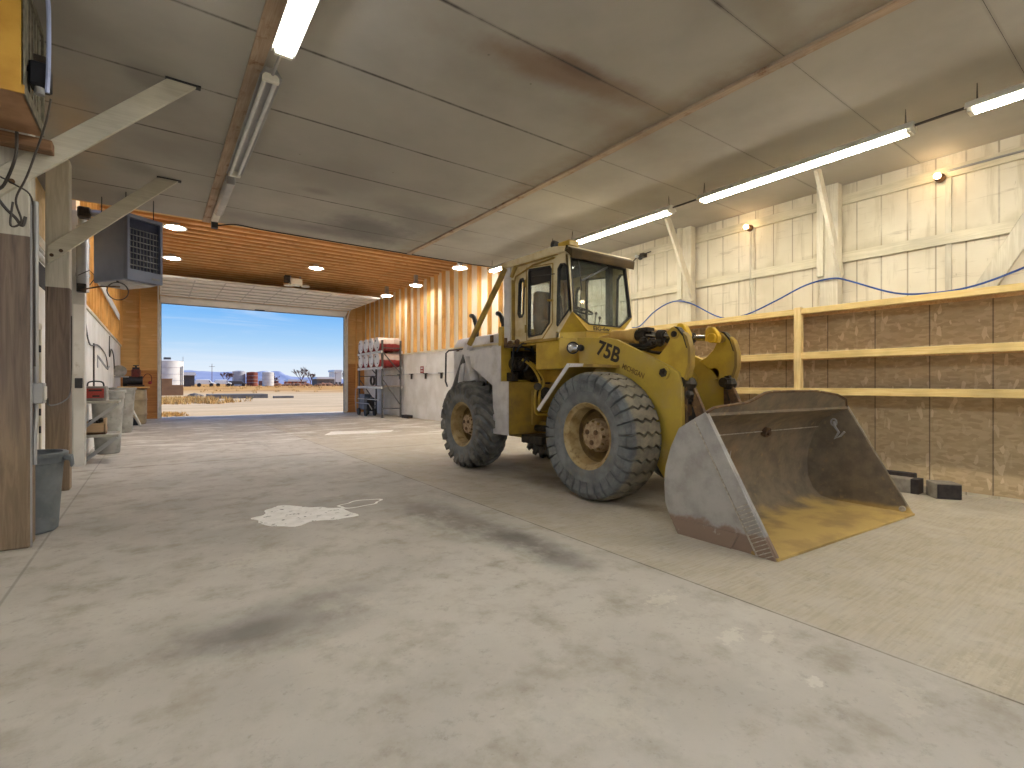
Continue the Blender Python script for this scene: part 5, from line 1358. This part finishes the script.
# lift arms: broad plates, high at the cab and drooping to the bucket
ARM = [(5.05,2.045),(4.5,2.0),(4.33,1.965),(3.52,1.60),(3.41,1.53),(3.37,1.40),(3.36,.93),(3.50,.38),(3.42,.22),(3.14,.16),(3.05,.30),(3.12,.46),(3.40,.50),(3.72,.42),(3.86,.95),(4.02,1.35),(4.30,1.62),(5.00,1.66)]
ARM = [(5.05,2.045),(4.5,2.0),(4.33,1.965),(3.52,1.60),(3.41,1.53),(3.37,1.40),(3.36,.93),(3.40,.60),(3.20,.48),(3.04,.42),(3.04,.20),(3.25,.16),(3.55,.24),(3.72,.48),(3.82,.90),(3.98,1.22),(4.22,1.46),(4.55,1.60),(5.00,1.65)]
for s in (0, 1):
    X = (lambda x: x) if not s else mx
    a, b = sorted((X(4.74), X(4.80)))
    arm = lp(MB().prism(ARM, 'x', a, b), 'lift_arm', 'arm_yellow', bevel=.006)
    m = MB().cyl((X(4.715),3.59,1.53),(X(4.84),3.59,1.53),.075,seg=20)
    part(m, 'pivot_boss', M['arm_yellow'], arm)
    m = MB().cyl((X(4.70),3.59,1.53),(X(4.72),3.59,1.53),.052,seg=6).cyl((X(4.69),3.59,1.53),(X(4.70),3.59,1.53),.022,seg=8)
    part(m, 'pivot_pin', M['grease'], arm)
    a, b = sorted((X(4.80), X(4.84)))
    part(MB().prism([(3.40,1.5),(3.34,1.4),(3.335,.93),(3.38,.60),(3.44,.62),(3.42,.93),(3.43,1.45)], 'x', *sorted((X(4.80), X(4.89)))), 'nose_plate', M['rust'], arm, label='rusty front edge plate with holes')
    m = MB()
    for z in (.70,.86,1.02,1.2): m.cyl((X(4.845),3.325,z),(X(4.845),3.345,z),.028,seg=10)
    part(m, 'bolt_holes', M['black'], arm)
    if not s:
        Rs = Matrix((( 0,0,-1,0),(-1,0,0,0),(0,1,0,0),(0,0,0,1)))   # reads toward -Y, seen from -X
        def on_arm(y, z, tilt): return Matrix.Translation((4.7385,y,z)) @ Rs @ Matrix.Rotation(math.radians(tilt), 4, 'Z')
        part_t = text('75B', 'model_number', M['letter'], .265, on_arm(4.68,1.805,-20), arm, xs=.98, ext=.001, bold=.03)
        text('MICHIGAN', 'painted_name', M['letter_faded'], .09, on_arm(4.235,1.60,-22), arm, xs=.83, ext=.001, bold=.02)
    # bellcrank and its links
    a, b = sorted((X(4.78), X(4.84)))
    bell = [(3.60,2.0),(3.52,2.05),(3.44,2.03),(3.36,1.93),(3.31,1.78),(3.31,1.62),(3.36,1.46),(3.42,1.38),(3.50,1.40),(3.60,1.55),(3.80,1.70),(3.70,1.74),(3.60,1.83),(3.55,1.92)]
    bc = lp(MB().prism(bell, 'x', a, b), 'bellcrank', 'yellow', bevel=.005)
    part(MB().cyl((X(4.765),3.48,1.965),(X(4.88),3.48,1.965),.055,seg=18), 'pin_boss', M['yellow_dark'], bc)
    part(MB().cyl((X(4.75),3.48,1.965),(X(4.77),3.48,1.965),.035,seg=12), 'pin', M['grease'], bc)
    part(MB().prism([(3.50,2.056),(3.44,2.04),(3.36,1.94),(3.31,1.80),(3.33,1.80),(3.375,1.93),(3.45,2.02)], 'x', *sorted((X(4.772), X(4.85)))), 'greasy_edge', M['grease'], bc)
    m = MB().prism([(3.37,1.98),(3.32,1.93),(3.275,1.78),(3.275,1.60),(3.33,1.44),(3.36,1.46),(3.31,1.62),(3.31,1.78),(3.36,1.93)], 'x', *sorted((X(4.77), X(4.855))))
    part(m, 'edge_flange', M['yellow_dark'], bc)
    m = MB().cyl((X(4.77),3.40,1.42),(X(4.95),3.40,1.42),.06,seg=14).ball((X(4.87),3.36,1.40),.09,8).ball((X(4.84),3.34,1.28),.06,8).bar((X(4.86),3.38,1.5),(X(4.86),3.33,1.2),.09,.06)
    part(m, 'greasy_joint', M['grease'], bc)
    lp(MB().prism([(3.40,1.42),(3.32,1.42),(3.10,.95),(3.02,.80),(3.08,.74),(3.18,.80),(3.36,1.28)], 'x', *sorted((X(4.86), X(4.91)))), 'dump_link', 'rust', bevel=.005)
    # dump cylinder
    xc = X(4.98)
    cy = lp(MB().cyl((xc,4.60,2.04),(xc,4.20,2.01),.08,seg=18).cyl((xc,4.28,2.02),(xc,4.18,2.012),.095,seg=18).cyl((xc,4.60,2.03),(xc,4.85,2.0),.05), 'dump_cylinder', 'old_yellow')
    part(MB().cyl((xc,4.2,2.025),(xc,3.55,1.967),.036,seg=14), 'rod', M['chrome'], cy)
    part(MB().cyl((xc,4.18,2.02),(xc,4.06,2.012),.075,seg=14).box(xc-.07,xc+.07,3.98,4.12,2.06,2.10).ball((xc-.05,4.05,1.93),.06,8).ball((xc+.03,3.98,1.92),.06,8).cyl((xc,3.86,1.995),(xc,3.78,1.988),.065,seg=12).ball((xc,3.84,1.91),.06,8), 'gland', M['grease'], cy)
    part(MB().cyl((xc-.07,3.50,1.963),(xc+.07,3.50,1.963),.06,seg=14).prism([(3.60,1.93),(3.44,1.90),(3.42,1.98),(3.46,2.05),(3.50,2.10),(3.56,2.11),(3.60,2.06)], 'x', xc-.04, xc+.04), 'rod_eye', M['yellow_bright'], cy, bevel=.008)
    lx = X(4.95)
    lc2 = lp(MB().cyl((lx,4.95,1.25),(lx,4.2,.9),.07,seg=14), 'lift_cylinder', 'yellow_dark')
    part(MB().cyl((lx,4.2,.9),(lx,3.7,.67),.035,seg=12), 'rod', M['chrome'], lc2)
lp(MB().cyl((4.80,3.95,1.45),(mx(4.80),3.95,1.45),.11,seg=18), 'cross_tube', 'yellow')
lp(MB().cyl((4.80,4.75,1.85),(mx(4.80),4.75,1.85),.07), 'cross_tube', 'yellow')
lp(MB().tube(smooth_path([(5.2,4.6,1.95),(5.15,4.2,1.85),(5.1,3.9,1.95),(5.05,4.05,2.05)]),.022,6).tube(smooth_path([(5.3,4.6,1.95),(5.3,4.1,1.8),(5.45,3.9,1.9),(5.52,4.05,2.03)]),.022,6).tube(smooth_path([(4.92,4.5,1.9),(4.93,4.1,1.88),(4.95,3.95,1.9)]),.03,6), 'hydraulic_hose', 'black')
# tinted guard plates seen between the arms
lp(MB().prism([(3.9,.45),(3.75,.55),(3.7,1.05),(3.85,1.25),(4.0,1.25),(4.05,.5)], 'x', 4.9, mx(4.9)), 'front_axle_guard', 'black')

# bucket (its right end sits a little further forward)
def BY(x, y): return y-(x-3.98)*.062
def bprism(poly, x0, x1, holes=()):
    m = MB().prism(poly, 'x', x0, x1, holes)
    m.v = [Vector((p.x, BY(p.x, p.y), p.z)) for p in m.v]; return m
outer = [(2.57,1.14),(2.73,1.065),(2.86,.985),(2.95,.80),(3.01,.60),(3.025,.45),(3.01,.26),(2.95,.12),(2.85,.03),(2.70,.0),(1.97,.0)]
ox = list(outer)
inner = []
for i, p in enumerate(ox):
    a = Vector(ox[max(i-1,0)]); b = Vector(ox[min(i+1,len(ox)-1)]); d = (b-a).normalized(); n = Vector((-d.y, d.x))
    q = Vector(p); c = Vector((2.5,.5))
    if (c-q).dot(n) < 0: n = -n
    inner.append(tuple(q+n*.03))
inner[-1] = (1.99,.022); inner[0] = (2.555,1.115)
BX0, BX1 = 3.98, 6.56
bu = lp(bprism(outer+inner[::-1], BX0+.02, BX1-.02), 'bucket', 'bucket_in', smooth=40, label='rust and ochre stained bucket shell')
bside = [(2.57,1.15)]+outer[1:-1]+[(1.95,.0),(1.955,.03)]
for s in (0, 1):
    x0, x1 = (BX0, BX0+.035) if not s else (BX1-.035, BX1)
    xo = (BX0-.014, BX0) if not s else (BX1, BX1+.014)
    sd = part(bprism(bside, x0, x1), 'bucket_side', M['bucket_out'] if not s else M['bucket_in'], bu, bevel=.004, label='worn grey side plate' if not s else None)
    def along(t, off):
        # point on the front edge, moved back by off
        p = Vector((2.57,1.15)).lerp(Vector((1.95,.0)), t); d = (Vector((1.95,0))-Vector((2.57,1.15))).normalized(); n = Vector((-d.y, d.x))
        if n.x < 0: n = -n
        return tuple(p+n*off)
    part(bprism([along(0,-.0),along(1,-.0),along(.985,.13),along(.0,.13)], *xo), 'edge_strip', M['bucket_out'], bu, bevel=.003)
    part(bprism([along(0.02,.13),along(.985,.13),along(.985,.142),along(.02,.142)], xo[0]-.003, xo[1]+.003), 'edge_weld', M['weld'], bu, label='bright worn edge line')
    part(bprism([(2.92,.10),(2.86,.145),(2.26,.145),(2.33,.0),(2.86,.0)], *xo), 'wear_plate', M['rust'] if s else M['bucket_out'], bu, bevel=.003)
    m = MB()
    for k in range(14):
        t = .64+.025*k
        q0, q1 = along(t, .004), along(t, .125)
        xx = xo[0]-.002 if not s else xo[1]+.002
        m.bar((xx,BY(xx,q0[0]),q0[1]),(xx,BY(xx,q1[0]),q1[1]),.012,.007)
    part(m, 'serration', M['weld'], bu)
# spill guard along the back rim
N = 40
prof = [(3.98,.0),(4.05,.055),(4.15,.07),(4.50,.10),(4.58,.13),(4.70,.21),(4.82,.225),(5.60,.225),(6.12,.17),(6.40,.10),(6.51,.02),(6.56,.0)]
dirv = (Vector((2.57,1.14))-Vector((2.86,.985))).normalized()
dirv = Vector((-.55,.83)).normalized()
vs = []; fs = []
for th in (0, .022):
    for x, h in prof:
        for e in (-.03, h):
            y = 2.575+dirv.x*e+th*.66; z = 1.135+dirv.y*e+th*.75
            vs.append((x, BY(x, y), z))
n = len(prof)
for i in range(n-1):
    a = i*2; b = 2*n+i*2
    fs += [(a,a+2,a+3,a+1),(b,b+1,b+3,b+2),(a+1,a+3,b+3,b+1)]
part(MB().add(vs, fs), 'spill_guard', M['bucket_in'], bu, smooth=30)
part(MB().tube([(x, BY(x, 2.575+dirv.x*h), 1.14+dirv.y*h) for x, h in prof], .013, 6), 'guard_edge', M['rust'], bu)
part(MB().bar((4.02,BY(4.02,2.872),.885),(6.52,BY(6.52,2.872),.885),.012,.010), 'weld_seam', M['weld'], bu)
part(bprism([(1.94,-.0),(1.94,.022),(2.16,.03),(2.16,.0)], BX0-.005, BX1+.005), 'cutting_edge', M['bucket_in'], bu, bevel=.003)
part(MB().cyl((5.40,BY(5.4,2.92),.90),(5.40,BY(5.4,2.83),.87),.055,seg=14).cyl((5.40,BY(5.4,2.9),.89),(5.40,BY(5.4,2.81),.86),.025,seg=10), 'plug', M['rust'], bu)
hkx = 6.50
part(MB().tube([(hkx-.03,2.52,0.96),(hkx-.05,2.50,.90),(hkx-.05,2.46,.84),(hkx-.05,2.50,.76),(hkx-.05,2.44,.80),(hkx-.05,2.40,.85)], .014, 6).tube([(hkx-.03,2.52+.03*math.cos(t),0.95+.04*math.sin(t)) for t in [2*PI*i/10 for i in range(10)]], .01, 6, closed=True), 'chain_hook', M['galv'], bu, label='pale steel hook')
part(MB().cyl((6.53,BY(6.5,2.03),.06),(6.50,BY(6.5,2.03),.06),.03,seg=10), 'edge_bolt', M['weld'], bu)
for s in (0, 1):
    X = (lambda x: x) if not s else mx
    a, b = sorted((X(4.70), X(4.74)))
    m = MB()
    for (xa, xb) in ((X(4.68),X(4.72)),(X(4.82),X(4.86))):
        m.prism([(2.95,.20),(2.95,.62),(3.05,.50),(3.22,.36),(3.22,.22),(3.1,.14)], 'x', min(xa,xb), max(xa,xb))
    for (xa, xb) in ((X(4.84),X(4.855)),(X(4.915),X(4.93))):
        m.prism([(2.90,.62),(2.86,.96),(3.02,.90),(3.10,.78),(3.0,.68)], 'x', min(xa,xb), max(xa,xb))
    part(m, 'hinge_lug', M['bucket_out'], bu, bevel=.004)

# ------------------------------------------------------------------ outside
GZ = .75
def gz(y): 
    t_ = min(1, max(0, (y-82)/26)); return -.06+(GZ+.06)*t_*t_*(3-2*t_)
mb = MB().box(-1500, XN-.3, -30, YD+.16, -.6, -.06).box(XF+.3, 1500, -30, YD+.16, -.6, -.06).box(-1500, 1500, -400, YB-.31, -.6, -.06)
yy = [YD+.16, 60]+[82+2*k for k in range(14)]+[140, 400, 3000]
vs = []; fs = []
for y in yy: vs += [(-1500,y,gz(y)),(1500,y,gz(y))]
for i in range(len(yy)-1): fs.append((2*i,2*i+1,2*i+3,2*i+2))
struct(mb.add(vs, fs).build('ground', M['ground'], loc=(0,0,-.06), smooth=0))
struct(MB().box(XL-.3, XF+.3, YD+.1, YD+1.1, -.3, -.005).build('trim_3', M['apron'], bevel=.01))
# hills
def hills(pts, y, name, depth=500):
    mb = MB(); vs = []; fs = []
    n = len(pts); rows_ = 8
    for j in range(rows_):
        f = j/(rows_-1)
        for i, (x, h) in enumerate(pts):
            hh = h*math.sin(PI*(.0+.5*f)) if j < rows_-1 else h*.98
            vs.append((x, y+depth*f+60*noise.noise(Vector((x*.004, f*3, 1))), max(-1, hh*(1+.16*noise.noise(Vector((x*.012, f*5, 2))))) - (1 if j == 0 else 0)))
    for j in range(rows_-1):
        for i in range(n-1):
            a = j*n+i; fs.append((a, a+1, a+n+1, a+n))
    mb.add(vs, fs)
    return struct(mb.build(name, M['hill'], loc=(0,0,0), smooth=50))
def hp(cs, n=70):
    out = []
    for i in range(n):
        x = cs[0][0]+(cs[-1][0]-cs[0][0])*i/(n-1)
        for (xa, ha), (xb, hb) in zip(cs, cs[1:]):
            if xa <= x <= xb:
                t = (x-xa)/(xb-xa); t = t*t*(3-2*t); h = ha+(hb-ha)*t; break
        out.append((x, h+2.0*noise.noise(Vector((x*.02, 0, 0)))+1.2*noise.noise(Vector((x*.05, 0, 5)))))
    return out
HD = 2000
hills(hp([(-700,40),(-100,50),(60,54),(120,58),(190,53),(270,56),(330,46),(420,42),(520,36),(640,26),(760,22),(1000,26),(1400,20)]), HD, 'hills_far')
hills(hp([(230,10),(290,30),(325,46),(350,52),(385,50),(410,55),(440,40),(475,26),(520,18),(600,22),(800,12)]), HD-150, 'hills_near')

def cylt(name, label, cat, x, y, r, h, mat, roofh=.4, group=None, bands=4):
    o = thing(name, label, cat, (x, y, GZ), group)
    part(MB().cyl((x,y,GZ-.02),(x,y,h),r,seg=32), 'shell', mat, o, smooth=40)
    part(MB().cyl((x,y,h),(x,y,h+roofh),r*1.01,r*.25,seg=32), 'roof', mat, o, smooth=0)
    m = MB()
    for k in range(1, bands): m.lathe([(r,GZ+(h-GZ)*k/bands-.04),(r+.05,GZ+(h-GZ)*k/bands),(r,GZ+(h-GZ)*k/bands+.04)], (x,y,0), 'z', 32)
    part(m, 'seams', M['tank_grey'], o)
    return o
s = cylt('silo', 'big white storage silo beyond the brown wall outside the door', 'silo', 2.0, 121.5, 2.75, 6.0, M['silo'], .3)
part(MB().box(1.4,2.6,121,122,6.3,6.75), 'hatch', M['roof_dark'], s)
part(MB().bar((4.5,119.9,5),(4.5,119.9,.75),.4,.15).cyl((4.6,120.2,6.0),(4.6,120.2,6.9),.05), 'ladder', M['galv'], s)
cylt('storage_tank', 'pale grey storage tank left of the rusty one in the distance', 'tank', 20.6, 170, 1.75, 5.2, M['tank_grey'], .3, 'distant tanks')
t2 = cylt('storage_tank', 'rust red storage tank between two pale ones in the distance', 'tank', 23.9, 168, 1.55, 4.9, M['silo_rust'], .2, 'distant tanks')
cylt('storage_tank', 'white storage tank right of the rusty one in the distance', 'tank', 27.6, 164, 1.6, 4.9, M['silo'], .3, 'distant tanks')
o = thing('block_wall', 'low stepped brown block wall outside the left side of the door', 'wall', (0, 77, -.06))
part(MB().box(-12,2.95,76,76.4,-.1,1.2).box(-12,1.75,76.0,76.4,1.2,2.0), 'wall_body', M['adobe'], o)
part(MB().box(-12.1,1.8,75.95,76.45,2.0,2.08).box(1.75,3.0,75.95,76.45,1.2,1.28), 'coping', M['adobe'], o)
tag(MB().box(4.3,9.6,57,60.5,-.08,.36).build('concrete_slab', M['slab_grey'], bevel=.03), 'long low grey concrete slab lying on the dirt outside', 'slab')
tag(MB().box(9.9,11.8,55.5,56.2,-.08,.16).build('timber_pile', M['slab_grey'], bevel=.03), 'low dark timber right of the grey slab outside', 'timber')
tag(MB().ball((3.6,66,.0),.45,8,(1.3,1,.9)).ball((4.1,66.2,-.02),.35,6,(1.3,1,.8)).ball((3.2,66.3,-.02),.3,6).build('rubble_heap', M['slab_grey'], smooth=0), 'small grey rubble heap right of the brown wall outside', 'rubble')
def vehicle(x, y, l, h, label, mat, name='parked_trailer', cat='trailer'):
    o = thing(name, label, cat, (x, y, GZ)); h = h*.8
    q = [(x-l/2,.6),(x-l/2,h*.9),(x-l/2+.3,h),(x+l*.2,h),(x+l*.32,h*.62),(x+l/2,h*.55),(x+l/2,.6)]
    q = [(a_, b_+GZ) for a_, b_ in q]
    part(MB().prism(q, 'y', y-1, y+1), 'body', mat, o, bevel=.08)
    part(MB().prism([(x+l*.2,GZ+h*.62),(x+l*.2,GZ+h*.92),(x+l*.3,GZ+h*.62)], 'y', y-1.02, y+1.02), 'cab_window', M['roof_dark'], o)
    for dx in (-.3, .3):
        part(MB().cyl((x+dx*l,y-1.05,GZ+.42),(x+dx*l,y-.8,GZ+.42),.42,seg=14), 'wheel', M['black'], o)
vehicle(9.4, 135, 4.0, 2.1, 'white parked truck right of the silo, in the distance', M['van_white'], 'parked_truck', 'truck')
vehicle(13.4, 139, 3.6, 2.1, 'second white parked truck further right of the silo', M['van_white'], 'parked_truck', 'truck')
vehicle(19.0, 160, 4.6, 1.9, 'dark parked car in front of the pale grey tank', M['roof_dark'], 'parked_car', 'car')
def shed(x0, x1, y, h, wm, label, rh=.8):
    o = thing('shed', label, 'building', ((x0+x1)/2, y, GZ), 'distant buildings'); h += .4
    part(MB().box(x0, x1, y, y+8, GZ, h), 'wall', wm, o)
    part(MB().prism([(x0-.4,h),(x1+.4,h),(x1+.1,h+rh),(x0-.1,h+rh)], 'y', y-.5, y+8.5), 'roof', M['van_white'], o)
    n = max(2, int((x1-x0)/3))
    m = MB()
    for k in range(n):
        xx = x0+(x1-x0)*(k+.5)/n; m.box(xx-.5, xx+.5, y-.05, y, 1.3, 2.2)
    part(m, 'windows', M['roof_dark'], o)
shed(5.8, 8.2, 150, 3.2, M['roof_dark'], 'small dark shed just right of the silo')
shed(50.5, 57, 198, 2.9, M['slab_grey'], 'long low white-roofed shed at the right edge of the distant yard')
shed(59.6, 62.4, 207, 6.0, M['van_white'], 'taller white building at the far right of the yard')
shed(34, 40, 215, 2.2, M['brick'], 'low brick red shed in the middle distance')
shed(43, 50, 212, 2.0, M['brick'], 'low brick red shed right of the first one, near the bare tree')
def bare_tree(x, y, h, label, seed, spread=.6):
    rnd = random.Random(seed)
    z0 = GZ
    o = thing('bare_tree', label, 'tree', (x, y, z0), 'bare trees')
    m = MB(); tw = MB()
    m.cyl((x,y,z0-.05),(x,y,z0+h*.3),h*.03,h*.022,seg=6)
    def br(p, d, L, r, lv):
        q = p+d*L
        (m if lv < 2 else tw).cyl(p, q, r, r*.6, seg=4, cap=False)
        if lv >= 4: return
        for k in range(3 if lv < 3 else 5):
            nd = (d+Vector((rnd.uniform(-1,1), rnd.uniform(-1,1), rnd.uniform(-.15,.7)))*spread).normalized()
            br(p+d*L*rnd.uniform(.55,1), nd, L*rnd.uniform(.55,.8), max(r*.6,.03), lv+1)
    for k in range(5):
        br(Vector((x,y,z0+h*.25)), Vector((rnd.uniform(-.7,.7),rnd.uniform(-.7,.7),1)).normalized(), h*.3, h*.016, 0)
    part(m, 'trunk', M['bark'], o, smooth=0); part(tw, 'twigs', M['bark'], o, smooth=0)['kind'] = 'stuff'
bare_tree(15.2, 150, 4.2, 'small reddish bare tree left of the distant tanks', 1)
bare_tree(43.6, 193, 7.2, 'largest bare brown tree in front of the blue hill', 2)
bare_tree(47.5, 196, 5.6, 'bare tree just right of the largest bare tree', 3)
bare_tree(35.5, 200, 4.2, 'bare tree right of the white tank', 4)
bare_tree(31.2, 180, 3.6, 'small bare tree next to the white tank', 5)
bare_tree(63.5, 203, 6.0, 'bare tree by the right door jamb in the distance', 6)
def pole(x, y, h, label):
    o = thing('utility_pole', label, 'pole', (x, y, GZ), 'utility poles')
    part(MB().cyl((x,y,GZ-.02),(x,y,h),.08,.06,seg=8), 'mast', M['bark'], o)
    part(MB().box(x-.7,x+.7,y-.04,y+.04,h-.8,h-.72), 'crossarm', M['bark'], o)
pole(12.8, 160, 7, 'thin utility pole above the white trucks')
pole(54.5, 188, 6.0, 'thin utility pole by the low white-roofed shed')
# dry grass
gb = MB(); rnd = random.Random(5)
def tuft(x, y, n, h):
    z_ = gz(y)
    for k in range(n):
        a = rnd.uniform(0, 2*PI); l = rnd.uniform(.2,.8)*h*.8; hh = rnd.uniform(.5,1)*h
        bx, by = x+rnd.uniform(-.3,.3), y+rnd.uniform(-.3,.3); w = .02+.03*rnd.random()
        gb.add([(bx-w*math.sin(a),by+w*math.cos(a),z_),(bx+w*math.sin(a),by-w*math.cos(a),z_),(bx+l*math.cos(a),by+l*math.sin(a),z_+hh)], [(0,1,2)])
for i in range(170): tuft(rnd.gauss(2.0,1.5), rnd.uniform(42,58), 14, .45)
for i in range(260): tuft(rnd.uniform(6,70), rnd.uniform(85,150), 12, .45)
for i in range(24): tuft(rnd.uniform(.3,1.1), rnd.uniform(26.5,30), 14, .16)
tag(gb.build('dry_grass', M['straw'], smooth=0), 'dry straw coloured grass tufts on the dirt outside the door', 'grass', kind='stuff')
bb = MB()
for i in range(120):
    x = rnd.uniform(30, 62); y = rnd.uniform(172, 188)
    bb.ball((x, y, GZ+.2), rnd.uniform(.3,.9), 6, (1.4,1,rnd.uniform(.7,1.3)))
tag(bb.build('scrub_line', plain('brown_scrub', (150,104,78), (120,92,72), .95, 0, .6), smooth=0), 'brown and rusty scrub along the far side of the yard', 'scrub', kind='stuff')

# ------------------------------------------------------------------ sky, sun, camera
w = bpy.data.worlds.new('sky'); scene.world = w; w.use_nodes = True
w.node_tree.nodes.clear(); t = NT(w)
wo = t.n('ShaderNodeOutputWorld'); bg = t.n('ShaderNodeBackground'); t.L.new(bg.outputs[0], wo.inputs[0])
v = t.n('ShaderNodeTexCoord').outputs['Generated']; X, Y, Z = t.xyz(v)
rp = t.n('ShaderNodeValToRGB'); e = rp.color_ramp.elements
e[0].position = 0; e[0].color = lin((238,244,252)); e[1].position = 1; e[1].color = lin((60,128,220))
for p_, c_ in ((.033,(222,237,252)),(.076,(174,214,250)),(.127,(124,188,249)),(.165,(100,170,246)),(.3,(80,150,234))):
    k = e.new(p_); k.color = lin(c_)
t.L.new(Z, rp.inputs[0])
zz = t.math('MAXIMUM', Z, .02)
cm = t.n('ShaderNodeCombineXYZ'); t.put(cm.inputs[0], t.math('DIVIDE', X, t.math('ADD', zz, .12))); t.put(cm.inputs[1], t.math('DIVIDE', Y, t.math('ADD', zz, .12)))
mp = t.n('ShaderNodeMapping'); t.L.new(cm.outputs[0], mp.inputs[0]); mp.inputs['Scale'].default_value = (.55,1.0,1); mp.inputs['Rotation'].default_value = (0,0,.5)
cl = t.ss(t.noise(mp.outputs[0], 1.1, 6, .6, .6), .48, .75)
col = t.mix(t.math('MULTIPLY', cl, t.ss(Z, .0, .1, .3, .6)), rp.outputs[0], lin((236,244,254)))
col = t.mix(t.ss(Z, 0, -.02), col, lin((190,165,130)))
t.L.new(col, bg.inputs[0]); bg.inputs[1].default_value = .45
sun = bpy.data.lights.new('sun', 'SUN'); sun.energy = 2.5; sun.angle = math.radians(.6); sun.color = (1,.93,.82)
so = bpy.data.objects.new('sun', sun); COL.objects.link(so)
so.rotation_euler = Vector((-.80,.06,-.60)).to_track_quat('-Z','Y').to_euler()

TH = math.atan2(357, 496)
cam = bpy.data.cameras.new('camera'); cam.sensor_fit = 'HORIZONTAL'; cam.sensor_width = 36; cam.lens = 36*496/1024
cam.clip_start = .05; cam.clip_end = 8000
co = bpy.data.objects.new('camera', cam); COL.objects.link(co)
co.location = (0, 0, 1.4); co.rotation_euler = (PI/2, 0, -TH)
scene.camera = co
scene.view_settings.view_transform = 'Standard'; scene.view_settings.look = 'None'
scene.view_settings.exposure = 1.15; scene.view_settings.gamma = 1; scene.view_settings.use_curve_mapping = False
scene.cycles.max_bounces = 10; scene.cycles.diffuse_bounces = 6; scene.cycles.transparent_max_bounces = 16
scene.cycles.sample_clamp_indirect = 8
